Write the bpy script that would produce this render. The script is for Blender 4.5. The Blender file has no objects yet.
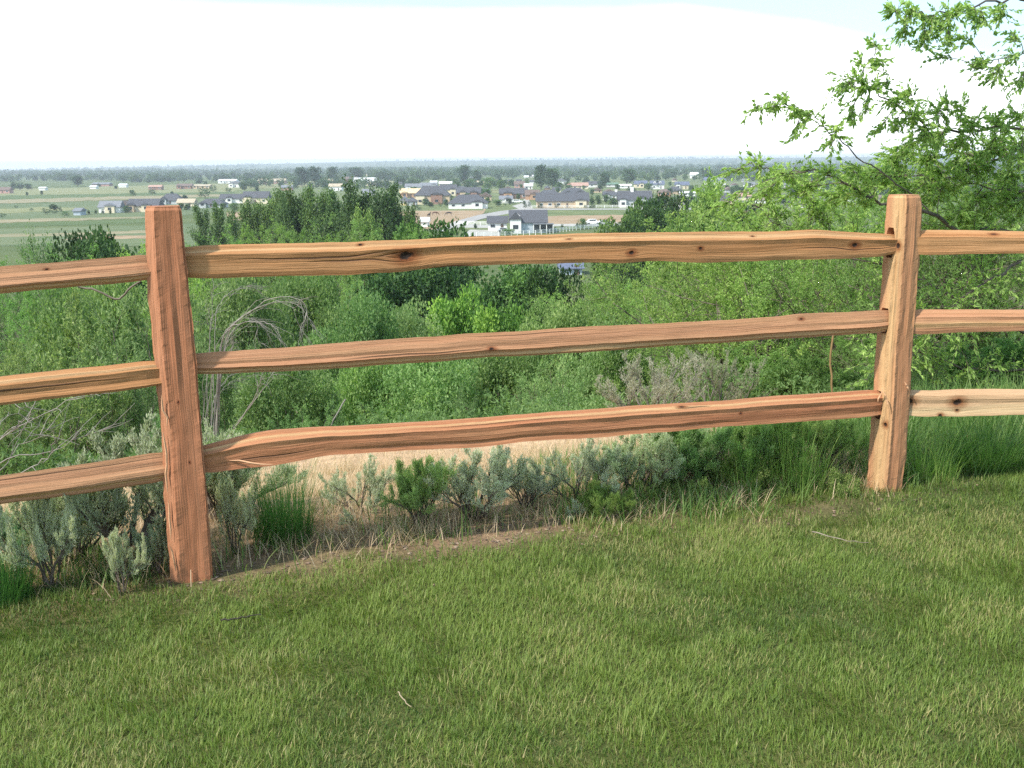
import bpy, math, random
import numpy as np
from mathutils import Vector, Matrix

R = math.radians
rng = np.random.default_rng(7)
random.seed(7)
scene = bpy.context.scene
col = scene.collection

# ------------------------------------------------------------------ camera
W, H = 1024, 768
FPX = 995.0
CAMZ = 1.35
PITCH = math.atan((384 - 163.0) / FPX)
ROLL = R(-0.5)
cam_data = bpy.data.cameras.new('camera')
cam = bpy.data.objects.new('camera', cam_data)
col.objects.link(cam)
cam_data.sensor_width = 36.0
cam_data.lens = 36.0 * FPX / W
cam_data.clip_end = 20000
cam_data.clip_start = 0.05
MW = Matrix.Translation((0, 0, CAMZ)) @ Matrix.Rotation(math.pi / 2 - PITCH, 4, 'X') @ Matrix.Rotation(ROLL, 4, 'Z')
cam.matrix_world = MW
scene.camera = cam
CR = np.array(MW.to_3x3())
CO = np.array([0, 0, CAMZ])


def ray(px, py):
    d = CR @ np.array([(px - W / 2) / FPX, (H / 2 - py) / FPX, -1.0])
    return d / np.linalg.norm(d)


def proj(P):
    q = (np.asarray(P) - CO) @ CR
    return W / 2 + FPX * q[..., 0] / -q[..., 2], H / 2 - FPX * q[..., 1] / -q[..., 2]


def at_depth(px, py, D):
    d = ray(px, py)
    return CO + d * (D / d[1])


VZ = -22.0


def on_valley(px, py, z=VZ):
    d = ray(px, py)
    return CO + d * ((z - CAMZ) / d[2])


# ------------------------------------------------------------------ terrain
FN = np.array([-0.306, 0.952])      # normal of the fence line, away from the lawn
FP = np.array([-1.05, 3.12])


def beyond(x, y):
    return (x - FP[0]) * FN[0] + (y - FP[1]) * FN[1]


PD = np.array([-5, 0, 0.5, 1.0, 2.2, 3.2, 4.4, 5.6, 8, 13, 22, 40, 70, 110, 160, 230])
PZ = np.array([0, 0, -0.02, -0.10, -0.42, -0.62, -0.85, -1.35, -2.9, -5.0, -7.4, -11, -15, -18.6, -21.2, -22])


def lumps(x, y, s):
    return (np.sin(x * 1.7 / s + 0.6 * np.sin(y * 1.3 / s)) * np.sin(y * 2.1 / s + 1.3) +
            0.5 * np.sin(x * 4.1 / s + 2.0 + np.sin(y * 3.3 / s)) * np.sin(y * 3.7 / s + 0.4)) / 1.5


def vnoise(x, y, s, seed=0, octs=3):
    out = 0; amp = 1; tot = 0
    for o in range(octs):
        X_ = np.asarray(x) / s + 37.3 * o + seed * 11.7; Y_ = np.asarray(y) / s + 91.1 * o + seed * 5.3
        i = np.floor(X_); j = np.floor(Y_); f = X_ - i; g = Y_ - j
        f = f * f * (3 - 2 * f); g = g * g * (3 - 2 * g)
        def h(a, b):
            v = np.sin(a * 127.1 + b * 311.7 + seed) * 43758.5453
            return v - np.floor(v)
        v = (h(i, j) * (1 - f) + h(i + 1, j) * f) * (1 - g) + (h(i, j + 1) * (1 - f) + h(i + 1, j + 1) * f) * g
        out = out + amp * v; tot += amp; amp *= 0.55; s = s * 0.5
    return (out / tot - 0.5) * 2


def hgt(x, y):
    x = np.asarray(x, float); y = np.asarray(y, float)
    d = beyond(x, y)
    z = np.interp(d, PD, PZ)
    near_post = np.exp(-((x + 1.05) ** 2 + (y - 3.12) ** 2) / 0.09) + np.exp(-((x - 1.49) ** 2 + (y - 3.96) ** 2) / 0.09)
    z = z + 0.018 * lumps(x, y, 0.8) * (1 - np.clip(near_post, 0, 1)) + 0.012 * near_post
    k = np.clip((d - 1) / 4, 0, 1) * np.clip((150 - d) / 80, 0, 1)
    z = z + k * (0.10 * lumps(x + 3, y, 2.3) + 0.5 * lumps(x, y + 9, 11) * np.clip((d - 8) / 20, 0, 1))
    z = np.where(d > 230, -22.0, z)
    k = np.clip((y - 3800) / 5000, 0, 1); k = k * k * (3 - 2 * k)
    z = z + 48 * k * np.clip((x / np.maximum(y, 1) + 0.50) / 0.38, 0, 1)
    return z


def ground_hit(px, py):
    d = ray(px, py)
    t = 1.0
    for _ in range(4000):
        p = CO + d * t
        if p[2] <= float(hgt(p[0], p[1])):
            return p
        t += 0.01 if t < 20 else 0.1
        if t > 400: break
    return p


# ------------------------------------------------------------------ helpers
def setp(o, label=None, cat=None, group=None, kind=None):
    if label: o['label'] = label
    if cat: o['category'] = cat
    if group: o['group'] = group
    if kind: o['kind'] = kind
    return o


def mesh_np(name, V, F, mat=None, tone=None, uv=None, smooth=False):
    """V (n,3); F list of arrays (m,k) of equal-sided faces."""
    me = bpy.data.meshes.new(name)
    V = np.ascontiguousarray(V, dtype=np.float32)
    if not isinstance(F, (list, tuple)): F = [F]
    F = [np.asarray(f, dtype=np.int32) for f in F if len(f)]
    me.vertices.add(len(V)); me.vertices.foreach_set('co', V.ravel())
    loops = np.concatenate([f.ravel() for f in F])
    sizes = np.concatenate([np.full(len(f), f.shape[1], np.int32) for f in F])
    starts = np.concatenate([[0], np.cumsum(sizes)[:-1]]).astype(np.int32)
    me.loops.add(len(loops)); me.loops.foreach_set('vertex_index', loops)
    me.polygons.add(len(sizes))
    me.polygons.foreach_set('loop_start', starts)
    if smooth:
        me.polygons.foreach_set('use_smooth', np.ones(len(sizes), bool))
    me.update(calc_edges=True)
    if tone is not None:
        a = me.attributes.new('tone', 'FLOAT', 'POINT')
        a.data.foreach_set('value', np.ascontiguousarray(tone, dtype=np.float32))
    if uv is not None:
        a = me.attributes.new('grain', 'FLOAT_VECTOR', 'CORNER')
        a.data.foreach_set('vector', np.ascontiguousarray(uv, dtype=np.float32).ravel())
    if not smooth:
        me.polygons.foreach_set('use_smooth', np.zeros(len(sizes), bool))
    if mat: me.materials.append(mat)
    me.validate(clean_customdata=False)
    return me


def link(name, me, parent=None, loc=None):
    o = bpy.data.objects.new(name, me)
    col.objects.link(o)
    if parent is not None: o.parent = parent
    if loc is not None: o.location = loc
    return o


def empty(name, loc=(0, 0, 0), rz=0):
    o = bpy.data.objects.new(name, None)
    o.empty_display_size = 0.2
    col.objects.link(o)
    o.location = loc; o.rotation_euler = (0, 0, rz)
    return o


def unit(v):
    return v / np.maximum(np.linalg.norm(v, axis=-1, keepdims=True), 1e-9)


def leaves_mesh(pos, dr, length, width, rg, fold=0.25):
    """diamond leaves, one folded quad each"""
    n = len(pos)
    dr = unit(dr)
    rnd = rg.normal(size=(n, 3))
    side = unit(np.cross(dr, rnd))
    nrm = np.cross(side, dr)
    L = length[:, None]; Wd = width[:, None]
    b = pos; t = pos + dr * L - nrm * L * 0.12
    m = pos + dr * L * 0.45
    l = m + side * Wd * 0.5 + nrm * Wd * fold
    r = m - side * Wd * 0.5 + nrm * Wd * fold
    V = np.stack([b, l, t, r], 1).reshape(-1, 3)
    F = np.arange(n * 4, dtype=np.int32).reshape(n, 4)
    return V, F


def tubes(branches, minsides=3):
    """branches: list of (pts (k,3), radii (k,), sides)"""
    Vs, Fs, off = [], [], 0
    for pts, rad, s in branches:
        pts = np.asarray(pts, float); k = len(pts)
        tan = unit(np.gradient(pts, axis=0))
        ref = np.array([0.31, 0.17, 0.93]) if abs(tan[0][2]) < 0.9 else np.array([1.0, 0.1, 0.0])
        a = unit(np.cross(tan, ref)); b = np.cross(tan, a)
        ang = np.arange(s) * 2 * math.pi / s
        ring = pts[:, None, :] + np.asarray(rad)[:, None, None] * (a[:, None, :] * np.cos(ang)[None, :, None] + b[:, None, :] * np.sin(ang)[None, :, None])
        Vs.append(ring.reshape(-1, 3))
        i = np.arange(k - 1)[:, None]; j = np.arange(s)[None, :]
        f = np.stack([i * s + j, i * s + (j + 1) % s, (i + 1) * s + (j + 1) % s, (i + 1) * s + j], -1).reshape(-1, 4) + off
        Fs.append(f); off += k * s
    return np.concatenate(Vs), np.concatenate(Fs)


# ------------------------------------------------------------------ materials
def newmat(name):
    m = bpy.data.materials.new(name); m.use_nodes = True
    nt = m.node_tree; nt.nodes.clear()
    out = nt.nodes.new('ShaderNodeOutputMaterial')
    return m, nt, out


def nd(nt, typ, **kw):
    n = nt.nodes.new(typ)
    for k, v in kw.items():
        if k in n.inputs.keys() if hasattr(n.inputs, 'keys') else False:
            n.inputs[k].default_value = v
        else:
            setattr(n, k, v)
    return n


def ramp(nt, fac, stops):
    n = nt.nodes.new('ShaderNodeValToRGB')
    el = n.color_ramp.elements
    while len(el) < len(stops): el.new(0.5)
    for e, (p, c) in zip(el, stops):
        e.position = p; e.color = (*c, 1) if len(c) == 3 else c
    nt.links.new(fac, n.inputs[0])
    return n.outputs[0]


def mix(nt, fac, a, b, mode='MIX'):
    n = nt.nodes.new('ShaderNodeMix'); n.data_type = 'RGBA'; n.blend_type = mode
    n.clamp_factor = True
    for sock, v in ((n.inputs[0], fac), (n.inputs[6], a), (n.inputs[7], b)):
        if hasattr(v, 'links'): nt.links.new(v, sock)
        elif isinstance(v, (int, float)): sock.default_value = v
        else: sock.default_value = (*v, 1) if len(v) == 3 else v
    return n.outputs[2]


def math_n(nt, op, a, b=0.0, c=0.0, clamp=False):
    n = nt.nodes.new('ShaderNodeMath'); n.operation = op; n.use_clamp = clamp
    for sock, v in zip(n.inputs, (a, b, c)):
        if hasattr(v, 'links'): nt.links.new(v, sock)
        else: sock.default_value = v
    return n.outputs[0]


def noise(nt, vec, scale, detail=4, rough=0.55, dist=0.0, col=False):
    n = nt.nodes.new('ShaderNodeTexNoise')
    n.inputs['Scale'].default_value = scale; n.inputs['Detail'].default_value = detail
    n.inputs['Roughness'].default_value = rough; n.inputs['Distortion'].default_value = dist
    if vec is not None: nt.links.new(vec, n.inputs['Vector'])
    return n.outputs[1 if col else 0]


def leaf_mat(name, dark, mid, light, trans=0.35, rough=0.55, spec=0.25):
    m, nt, out = newmat(name)
    at = nt.nodes.new('ShaderNodeAttribute'); at.attribute_name = 'tone'
    c = ramp(nt, at.outputs['Fac'], [(0.0, dark), (0.5, mid), (1.0, light)])
    oi = nt.nodes.new('ShaderNodeObjectInfo')
    c = mix(nt, 1.0, c, oi.outputs['Color'], 'MULTIPLY')
    p = nt.nodes.new('ShaderNodeBsdfPrincipled')
    p.inputs['Roughness'].default_value = rough
    p.inputs['Specular IOR Level'].default_value = spec
    nt.links.new(c, p.inputs['Base Color'])
    t = nt.nodes.new('ShaderNodeBsdfTranslucent')
    c2 = mix(nt, 1.0, c, (1.25, 1.35, 0.7), 'MULTIPLY')
    nt.links.new(c2, t.inputs[0])
    ms = nt.nodes.new('ShaderNodeMixShader'); ms.inputs[0].default_value = trans
    nt.links.new(p.outputs[0], ms.inputs[1]); nt.links.new(t.outputs[0], ms.inputs[2])
    nt.links.new(ms.outputs[0], out.inputs[0])
    return m


def bark_mat(name, a, b, scale=8):
    m, nt, out = newmat(name)
    tc = nt.nodes.new('ShaderNodeTexCoord')
    mp = nt.nodes.new('ShaderNodeMapping'); mp.inputs['Scale'].default_value = (1, 1, 0.25)
    nt.links.new(tc.outputs['Object'], mp.inputs[0])
    n = noise(nt, mp.outputs[0], scale, 5, 0.65)
    c = ramp(nt, n, [(0.3, a), (0.7, b)])
    oi = nt.nodes.new('ShaderNodeObjectInfo')
    c = mix(nt, 1.0, c, oi.outputs['Color'], 'MULTIPLY')
    p = nt.nodes.new('ShaderNodeBsdfPrincipled'); p.inputs['Roughness'].default_value = 0.85
    nt.links.new(c, p.inputs['Base Color'])
    bp = nt.nodes.new('ShaderNodeBump'); bp.inputs['Strength'].default_value = 0.6; bp.inputs['Distance'].default_value = 0.01
    nt.links.new(n, bp.inputs['Height']); nt.links.new(bp.outputs[0], p.inputs['Normal'])
    nt.links.new(p.outputs[0], out.inputs[0])
    return m


def plain_mat(name, c, rough=0.7, var=0.12, scale=3.0, spec=0.3, metal=0.0):
    m, nt, out = newmat(name)
    tc = nt.nodes.new('ShaderNodeTexCoord')
    n = noise(nt, tc.outputs['Object'], scale, 5, 0.6)
    lo = tuple(max(0, v * (1 - var)) for v in c); hi = tuple(min(1, v * (1 + var)) for v in c)
    cc = ramp(nt, n, [(0.3, lo), (0.7, hi)])
    p = nt.nodes.new('ShaderNodeBsdfPrincipled'); p.inputs['Roughness'].default_value = rough
    p.inputs['Specular IOR Level'].default_value = spec; p.inputs['Metallic'].default_value = metal
    nt.links.new(cc, p.inputs['Base Color']); nt.links.new(p.outputs[0], out.inputs[0])
    return m


MAT_ELM = leaf_mat('elm_leaves', (0.115, 0.19, 0.060), (0.235, 0.35, 0.110), (0.42, 0.52, 0.20), 0.48)
MAT_WILLOW = leaf_mat('willow_leaves', (0.105, 0.165, 0.080), (0.225, 0.315, 0.155), (0.42, 0.49, 0.28), 0.42)
MAT_COTTON = leaf_mat('cottonwood_leaves', (0.045, 0.085, 0.038), (0.105, 0.168, 0.068), (0.21, 0.29, 0.11), 0.32)
MAT_FAR = leaf_mat('far_tree_leaves', (0.028, 0.062, 0.024), (0.060, 0.110, 0.038), (0.125, 0.19, 0.060), 0.25)
MAT_SAGE = leaf_mat('sagebrush_leaves', (0.33, 0.33, 0.25), (0.55, 0.55, 0.43), (0.72, 0.71, 0.58), 0.38, 0.7)
MAT_RABBIT = leaf_mat('rabbitbrush_leaves', (0.085, 0.15, 0.06), (0.17, 0.26, 0.10), (0.28, 0.38, 0.16), 0.45)
MAT_GRASS = leaf_mat('lawn_blades', (0.062, 0.112, 0.020), (0.185, 0.262, 0.052), (0.45, 0.37, 0.19), 0.38, 0.5, 0.3)
MAT_TALL = leaf_mat('tall_grass_blades', (0.055, 0.125, 0.030), (0.12, 0.215, 0.055), (0.27, 0.34, 0.13), 0.45, 0.5)
MAT_STRAW = leaf_mat('straw_blades', (0.32, 0.22, 0.13), (0.52, 0.39, 0.25), (0.68, 0.55, 0.38), 0.25, 0.7)
MAT_BARK = bark_mat('grey_bark', (0.07, 0.055, 0.04), (0.20, 0.17, 0.13))
MAT_DEADWOOD = bark_mat('weathered_wood', (0.13, 0.12, 0.105), (0.30, 0.28, 0.25), 20)
MAT_SAGEWOOD = bark_mat('sagebrush_wood', (0.06, 0.045, 0.035), (0.17, 0.13, 0.10), 25)


# ------------------------------------------------------------------ growth
class Grow:
    def __init__(self, seed):
        self.r = np.random.default_rng(seed)
        self.wood = []; self.twigs = []

    def branch(self, p, d, length, rad, lvl, P):
        r = self.r
        nseg = P['seg'][lvl]
        pts = [np.array(p, float)]; d = unit(np.array(d, float))
        step = length / nseg
        for i in range(nseg):
            d = unit(d + r.normal(size=3) * P['wig'][lvl] + np.array([0, 0, P['up'][lvl]]))
            pts.append(pts[-1] + d * step)
        pts = np.array(pts)
        rr = rad * (1 - np.linspace(0, 1, nseg + 1) * P.get('taper', 0.8))
        last = len(P['n'])
        if lvl < P.get('woodlvl', last):
            self.wood.append((pts, rr, P['sides'][lvl]))
        if lvl == last:
            self.twigs.append(pts); return
        n = P['n'][lvl]
        if n > 4: n = int(n * r.uniform(0.85, 1.15))
        t0 = P['t0'][lvl]
        az0 = r.uniform(0, 6.28)
        for k in range(n):
            t = t0 + (1 - t0) * (k + r.uniform(0, 1)) / n
            x = t * nseg; i = min(int(x), nseg - 1); f = x - i
            q = pts[i] * (1 - f) + pts[i + 1] * f
            ax = unit(pts[i + 1] - pts[i])
            az = az0 + k * 2.399 + r.uniform(-0.4, 0.4)
            a = unit(np.cross(ax, [0.3, 0.2, 0.9] if abs(ax[2]) < 0.9 else [1, 0, 0])); b = np.cross(ax, a)
            out = a * math.cos(az) + b * math.sin(az)
            an = P['ang'][lvl] * r.uniform(0.75, 1.25)
            nd_ = ax * math.cos(an) + out * math.sin(an)
            if lvl == 0 and 'profile' in P:
                lf = P['profile'](t)
            else:
                lf = 1 - 0.55 * t
            self.branch(q, nd_, length * P['len'][lvl] * lf * r.uniform(0.75, 1.25), rr[i] * P.get('rk', 0.5), lvl + 1, P)
        # leader ends in a twig too
        if lvl == last - 1:
            self.twigs.append(pts[-3:])

    def leaves(self, per, L, Wd, spread=0.4, droop=0.0, clump=0.35, along=0.5, rnd=0.9):
        r = self.r
        T = [t for t in self.twigs if len(t) > 1]
        N = len(T)
        seg = np.array([len(t) - 1 for t in T])
        idx = np.repeat(np.arange(N), per)
        tt = r.uniform(0.05, 1.0, len(idx))
        A = np.zeros((len(idx), 3)); D = np.zeros((len(idx), 3))
        for j in range(N):
            s = slice(j * per, (j + 1) * per)
            x = tt[s] * seg[j]; i = np.minimum(x.astype(int), seg[j] - 1); f = (x - i)[:, None]
            A[s] = T[j][i] * (1 - f) + T[j][i + 1] * f
            D[s] = T[j][i + 1] - T[j][i]
        D = unit(D) * along + unit(r.normal(size=D.shape)) * rnd + np.array([0, 0, -droop])
        A = A + r.normal(size=A.shape) * spread * L
        ln = L * r.uniform(0.6, 1.25, len(idx)); wd = Wd * r.uniform(0.7, 1.2, len(idx))
        V, F = leaves_mesh(A, D, ln, wd, r)
        ctone = r.uniform(-1, 1, N)
        tone = np.clip(0.45 + clump * ctone[idx] * 0.6 + r.normal(size=len(idx)) * 0.17, 0, 1)
        return V, F, np.repeat(tone, 4)


class Proto:
    """shared meshes of a kind: wood + leaves, height measured"""
    def __init__(self, name, wood, leafs, wmat, lmat, wname='trunk', lname='crown'):
        self.name = name; self.wname = wname; self.lname = lname
        self.parts = []
        zmax = 0
        if wood is not None and len(wood):
            V, F = tubes(wood)
            self.parts.append((wname, mesh_np(name + '_' + wname, V, F, wmat, smooth=True)))
            zmax = V[:, 2].max()
            self.rad = np.percentile(np.hypot(V[:, 0], V[:, 1]), 95)
        if leafs is not None:
            V, F, t = leafs
            self.parts.append((lname, mesh_np(name + '_' + lname, V, F, lmat, tone=t)))
            zmax = max(zmax, np.percentile(V[:, 2], 99.7))
            self.rad = np.percentile(np.hypot(V[:, 0], V[:, 1]), 95)
            self.nf = len(F)
        self.h = zmax

    def put(self, loc, sz, sxy, label, cat, group=None, rz=None, tint=(1, 1, 1), wtint=(1, 1, 1), name=None, tilt=None):
        e = empty(name or self.name, loc, random.uniform(0, 6.28) if rz is None else rz)
        if tilt: e.rotation_euler = (tilt[0], tilt[1], e.rotation_euler[2])
        e.scale = (sxy, sxy, sz)
        setp(e, label, cat, group)
        for nm, me in self.parts:
            o = link(nm, me, e)
            tt = tint if nm == self.lname else wtint
            o.color = (*tt, 1)
        return e


def P_(**k): return k


# broad elm, several stems
def proto_elm(name, seed, h=6.0, per=16, L=0.075, W_=0.04):
    g = Grow(seed)
    P = P_(seg=[8, 6, 5, 4], wig=[0.10, 0.18, 0.22, 0.25], up=[0.05, 0.04, 0.02, 0.0], n=[16, 9, 6], t0=[0.12, 0.2, 0.15],
           ang=[0.95, 0.8, 0.8], len=[0.52, 0.5, 0.5], sides=[7, 5, 3, 3], profile=lambda t: 0.5 + 0.9 * math.sin(math.pi * (0.15 + 0.8 * t)), woodlvl=4)
    for k in range(3):
        a = k * 2.1 + g.r.uniform(0, 1)
        g.branch((0.1 * math.cos(a), 0.1 * math.sin(a), -0.2), (0.35 * math.cos(a), 0.35 * math.sin(a), 1), h * g.r.uniform(0.75, 0.95), 0.10, 0, P)
    return Proto(name, g.wood, g.leaves(per, L, W_, 0.5, 0.15), MAT_BARK, MAT_ELM)


# feathery willow / olive shrub of many thin stems
def proto_willow(name, seed, h=3.2, stems=13, per=15, L=0.075, W_=0.020):
    g = Grow(seed)
    P = P_(seg=[9, 6, 4], wig=[0.09, 0.14, 0.2], up=[0.02, 0.05, 0.05], n=[13, 7], t0=[0.12, 0.15],
           ang=[0.6, 0.6], len=[0.42, 0.42], sides=[5, 3, 3], woodlvl=3, rk=0.5)
    for k in range(stems):
        a = k * 2.399; s = g.r.uniform(0.1, 0.75)
        g.branch((0.15 * math.cos(a), 0.15 * math.sin(a), -0.15), (s * math.cos(a), s * math.sin(a), 1), h * g.r.uniform(0.6, 1.0), 0.028, 0, P)
    return Proto(name, g.wood, g.leaves(per, L, W_, 0.4, 0.0, 0.45, 0.9), MAT_BARK, MAT_WILLOW)


def proto_bush(name, seed, h=2.6, per=20, L=0.085, W_=0.05):
    g = Grow(seed)
    P = P_(seg=[7, 5, 4], wig=[0.12, 0.18, 0.2], up=[0.02, 0.03, 0.03], n=[12, 8], t0=[0.15, 0.2],
           ang=[0.75, 0.7], len=[0.5, 0.5], sides=[5, 3, 3], woodlvl=2)
    for k in range(12):
        a = k * 2.399; s = g.r.uniform(0.1, 1.2)
        g.branch((0.1 * math.cos(a), 0.1 * math.sin(a), -0.1), (s * math.cos(a), s * math.sin(a), 1), h * g.r.uniform(0.65, 1.0) / math.sqrt(1 + 0.5 * s * s), 0.03, 0, P)
    return Proto(name, g.wood, g.leaves(per, L, W_, 0.6, 0.05, 0.4), MAT_BARK, MAT_ELM)


# tall cottonwood
def proto_cotton(name, seed, h=16.0, wide=0.34, per=38, L=0.38, W_=0.28, mat=None, n0=36):
    g = Grow(seed)
    P = P_(seg=[12, 6, 4], wig=[0.05, 0.14, 0.2], up=[0.04, 0.12, 0.08], n=[n0, 9], t0=[0.10, 0.15],
           ang=[0.95, 0.75], len=[wide, 0.45], sides=[8, 5, 3], woodlvl=2,
           profile=lambda t: (0.35 + 0.75 * math.sin(math.pi * min(1, 0.12 + 0.80 * t)) ** 0.8), rk=0.4)
    g.branch((0, 0, -0.3), (g.r.uniform(-0.05, 0.05), g.r.uniform(-0.05, 0.05), 1), h * 0.93, 0.28, 0, P)
    g.branch((0.2, 0, -0.3), (0.18, g.r.uniform(-0.2, 0.2), 1), h * 0.75, 0.2, 0, P)
    return Proto(name, g.wood, g.leaves(per, L, W_, 1.0, 0.1, 0.5), MAT_BARK, mat or MAT_COTTON)


def proto_soft(name, seed, h=3.4):
    return proto_far(name, seed, h=h, wide=1.0, n=24000, size=0.085, mat=MAT_WILLOW, nl=54)


def proto_far(name, seed, h=12.0, wide=0.55, n=420, size=1.0, conic=False, mat=None, nl=16):
    r = np.random.default_rng(seed)
    # lobes spread through the crown's volume
    cz = r.uniform(0.25, 0.92, nl)
    prof = (1.05 - cz) * 1.2 if conic else np.sqrt(np.clip(1 - ((cz - 0.52) / 0.52) ** 2, 0, 1))
    a = r.uniform(0, 6.28, nl); rr = np.sqrt(r.uniform(0, 1, nl)) * prof * wide * 0.62
    C = np.stack([rr * np.cos(a), rr * np.sin(a), cz], 1) * h
    C[:, 0:2] *= 0.8
    per = n // nl
    rad = h * r.uniform(0.09, 0.16, nl) * (0.6 if conic else 1)
    idx = np.repeat(np.arange(nl), per)
    dirs = unit(r.normal(size=(len(idx), 3)))
    pos = C[idx] + dirs * (rad[idx] * r.uniform(0.55, 1.15, len(idx)))[:, None] * np.array([1.15, 1.15, 0.95])
    L = size * r.uniform(0.6, 1.2, len(idx))
    V, F = leaves_mesh(pos, dirs + r.normal(size=dirs.shape) * 0.7, L, L * 0.75, r)
    tone = np.clip(0.45 + r.uniform(-.25, .25, nl)[idx] + r.normal(size=len(idx)) * 0.15, 0, 1)
    wood = [(np.array([[0, 0, -0.5], [0.1, 0, h * 0.3], [0, 0.1, h * 0.75]]), np.array([0.035, 0.025, 0.008]) * h * 0.7, 5)]
    for k in range(5):
        j = r.integers(nl)
        wood.append((np.array([[0.05, 0, h * 0.2], C[j] * 0.6 + np.array([0, 0, h * 0.08]), C[j]]), np.array([0.012, 0.008, 0.004]) * h, 4))
    return Proto(name, wood, (V, F, np.repeat(tone, 4)), MAT_BARK, mat or MAT_FAR)


def proto_sage(name, seed, h=0.75, stems=11, mat=None, per=34, L=0.022, W_=0.006, lean=0.9, woodmat=None):
    g = Grow(seed)
    P = P_(seg=[5, 5, 4], wig=[0.22, 0.16, 0.10], up=[0.06, 0.16, 0.18], n=[8, 6], t0=[0.3, 0.15],
           ang=[0.55, 0.42], len=[0.55, 0.55], sides=[5, 3, 3], woodlvl=3, rk=0.5)
    for k in range(stems):
        a = k * 2.399; s = g.r.uniform(0.15, lean)
        g.branch((0.03 * math.cos(a), 0.03 * math.sin(a), -0.03), (s * math.cos(a), s * math.sin(a), 1), h * g.r.uniform(0.6, 0.95) * 0.8, 0.013, 0, P)
    return Proto(name, g.wood, g.leaves(per, L, W_, 0.35, -0.5, 0.3, 1.2), woodmat or MAT_SAGEWOOD, mat or MAT_SAGE, 'stems', 'foliage')


def blade_strips(base, hgt_, wid, lean, az, nseg, rg, curl=0.6):
    """curved tapered blades; returns V,F(quads+tip tri)"""
    n = len(base)
    ts = np.linspace(0, 1, nseg + 1)
    d = np.stack([np.cos(az), np.sin(az)], 1)
    s = np.stack([-np.sin(az), np.cos(az)], 1)
    rows = []
    for k, t in enumerate(ts):
        off = lean * (t ** (1 + curl)) * hgt_
        z = hgt_ * t * np.sqrt(np.clip(1 - (lean * t) ** 2 * 0.45, 0.05, 1))
        c = np.concatenate([base[:, :2] + d * off[:, None], (base[:, 2] + z)[:, None]], 1)
        if k < nseg:
            w = wid * (1 - t ** 2 * 0.75) * 0.5
            rows.append(np.stack([c + np.concatenate([s * w[:, None], np.zeros((n, 1))], 1), c - np.concatenate([s * w[:, None], np.zeros((n, 1))], 1)], 1))
        else:
            tip = c
    V = np.concatenate([r.reshape(n, 2, 3) for r in rows] + [tip.reshape(n, 1, 3)], 1)   # n, 2nseg+1, 3
    m = 2 * nseg + 1
    b = (np.arange(n) * m)[:, None]
    Q = []
    for k in range(nseg - 1):
        Q.append(b + np.array([[2 * k, 2 * k + 1, 2 * k + 3, 2 * k + 2]]))
    Q = np.concatenate(Q) if Q else np.zeros((0, 4), int)
    T = b + np.array([[2 * nseg - 2, 2 * nseg - 1, 2 * nseg]])
    return V.reshape(-1, 3), [Q, T], m


def proto_clump(name, seed, h, n, rad, mat, wid=0.006, lean=0.8, tone=(0.35, 0.2)):
    r = np.random.default_rng(seed)
    a = r.uniform(0, 6.28, n); q = rad * np.sqrt(r.uniform(0, 1, n))
    base = np.stack([q * np.cos(a), q * np.sin(a), np.full(n, -0.02)], 1)
    az = a + r.normal(size=n) * 0.8
    hh = h * r.uniform(0.25, 1.15, n) * np.where(r.uniform(0, 1, n) < 0.5, 0.7, 1.0)
    ln = np.clip(q / rad * lean * r.uniform(0.4, 1.4, n) + r.uniform(0, 0.25, n), 0, 1.1)
    V, F, m = blade_strips(base, hh, wid * r.uniform(0.6, 1.2, n), ln, az, 5, r)
    t = np.repeat(np.clip(tone[0] + r.normal(size=n) * tone[1], 0, 1), m)
    me = mesh_np(name, V, F, mat, tone=t)
    p = Proto.__new__(Proto); p.name = name; p.lname = 'blades'; p.wname = 'x'; p.parts = [('blades', me)]
    p.h = np.percentile(V[:, 2], 99); p.rad = np.percentile(np.hypot(V[:, 0], V[:, 1]), 95)
    return p


def put_single(p, loc, sz, sxy, label, cat, group=None, name=None, tint=(1, 1, 1)):
    o = link(name or p.name, p.parts[0][1], None, loc)
    o.scale = (sxy, sxy, sz); o.rotation_euler = (0, 0, random.uniform(0, 6.28)); o.color = (*tint, 1)
    setp(o, label, cat, group)
    return o

# ------------------------------------------------------------------ ground
def ground_material():
    m, nt, out = newmat('ground_cover')
    ge = nt.nodes.new('ShaderNodeNewGeometry')
    at = nt.nodes.new('ShaderNodeAttribute'); at.attribute_name = 'zone_colour'
    n1 = noise(nt, ge.outputs['Position'], 9, 8, 0.7)
    n2 = noise(nt, ge.outputs['Position'], 0.02, 6, 0.6)
    n3 = noise(nt, ge.outputs['Position'], 70, 4, 0.7)
    c = mix(nt, 1.0, at.outputs['Color'], ramp(nt, n1, [(0.25, (0.55, 0.55, 0.55)), (0.75, (1.35, 1.3, 1.25))]), 'MULTIPLY')
    c = mix(nt, 1.0, c, ramp(nt, n2, [(0.3, (0.75, 0.8, 0.75)), (0.7, (1.25, 1.15, 1.1))]), 'MULTIPLY')
    c = mix(nt, 1.0, c, ramp(nt, n3, [(0.3, (0.7, 0.7, 0.7)), (0.7, (1.3, 1.3, 1.3))]), 'MULTIPLY')
    p = nt.nodes.new('ShaderNodeBsdfPrincipled'); p.inputs['Roughness'].default_value = 0.95
    p.inputs['Specular IOR Level'].default_value = 0.1
    nt.links.new(c, p.inputs['Base Color'])
    bp = nt.nodes.new('ShaderNodeBump'); bp.inputs['Strength'].default_value = 0.7; bp.inputs['Distance'].default_value = 0.02
    nt.links.new(n3, bp.inputs['Height']); nt.links.new(bp.outputs[0], p.inputs['Normal'])
    nt.links.new(p.outputs[0], out.inputs[0])
    return m


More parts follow.
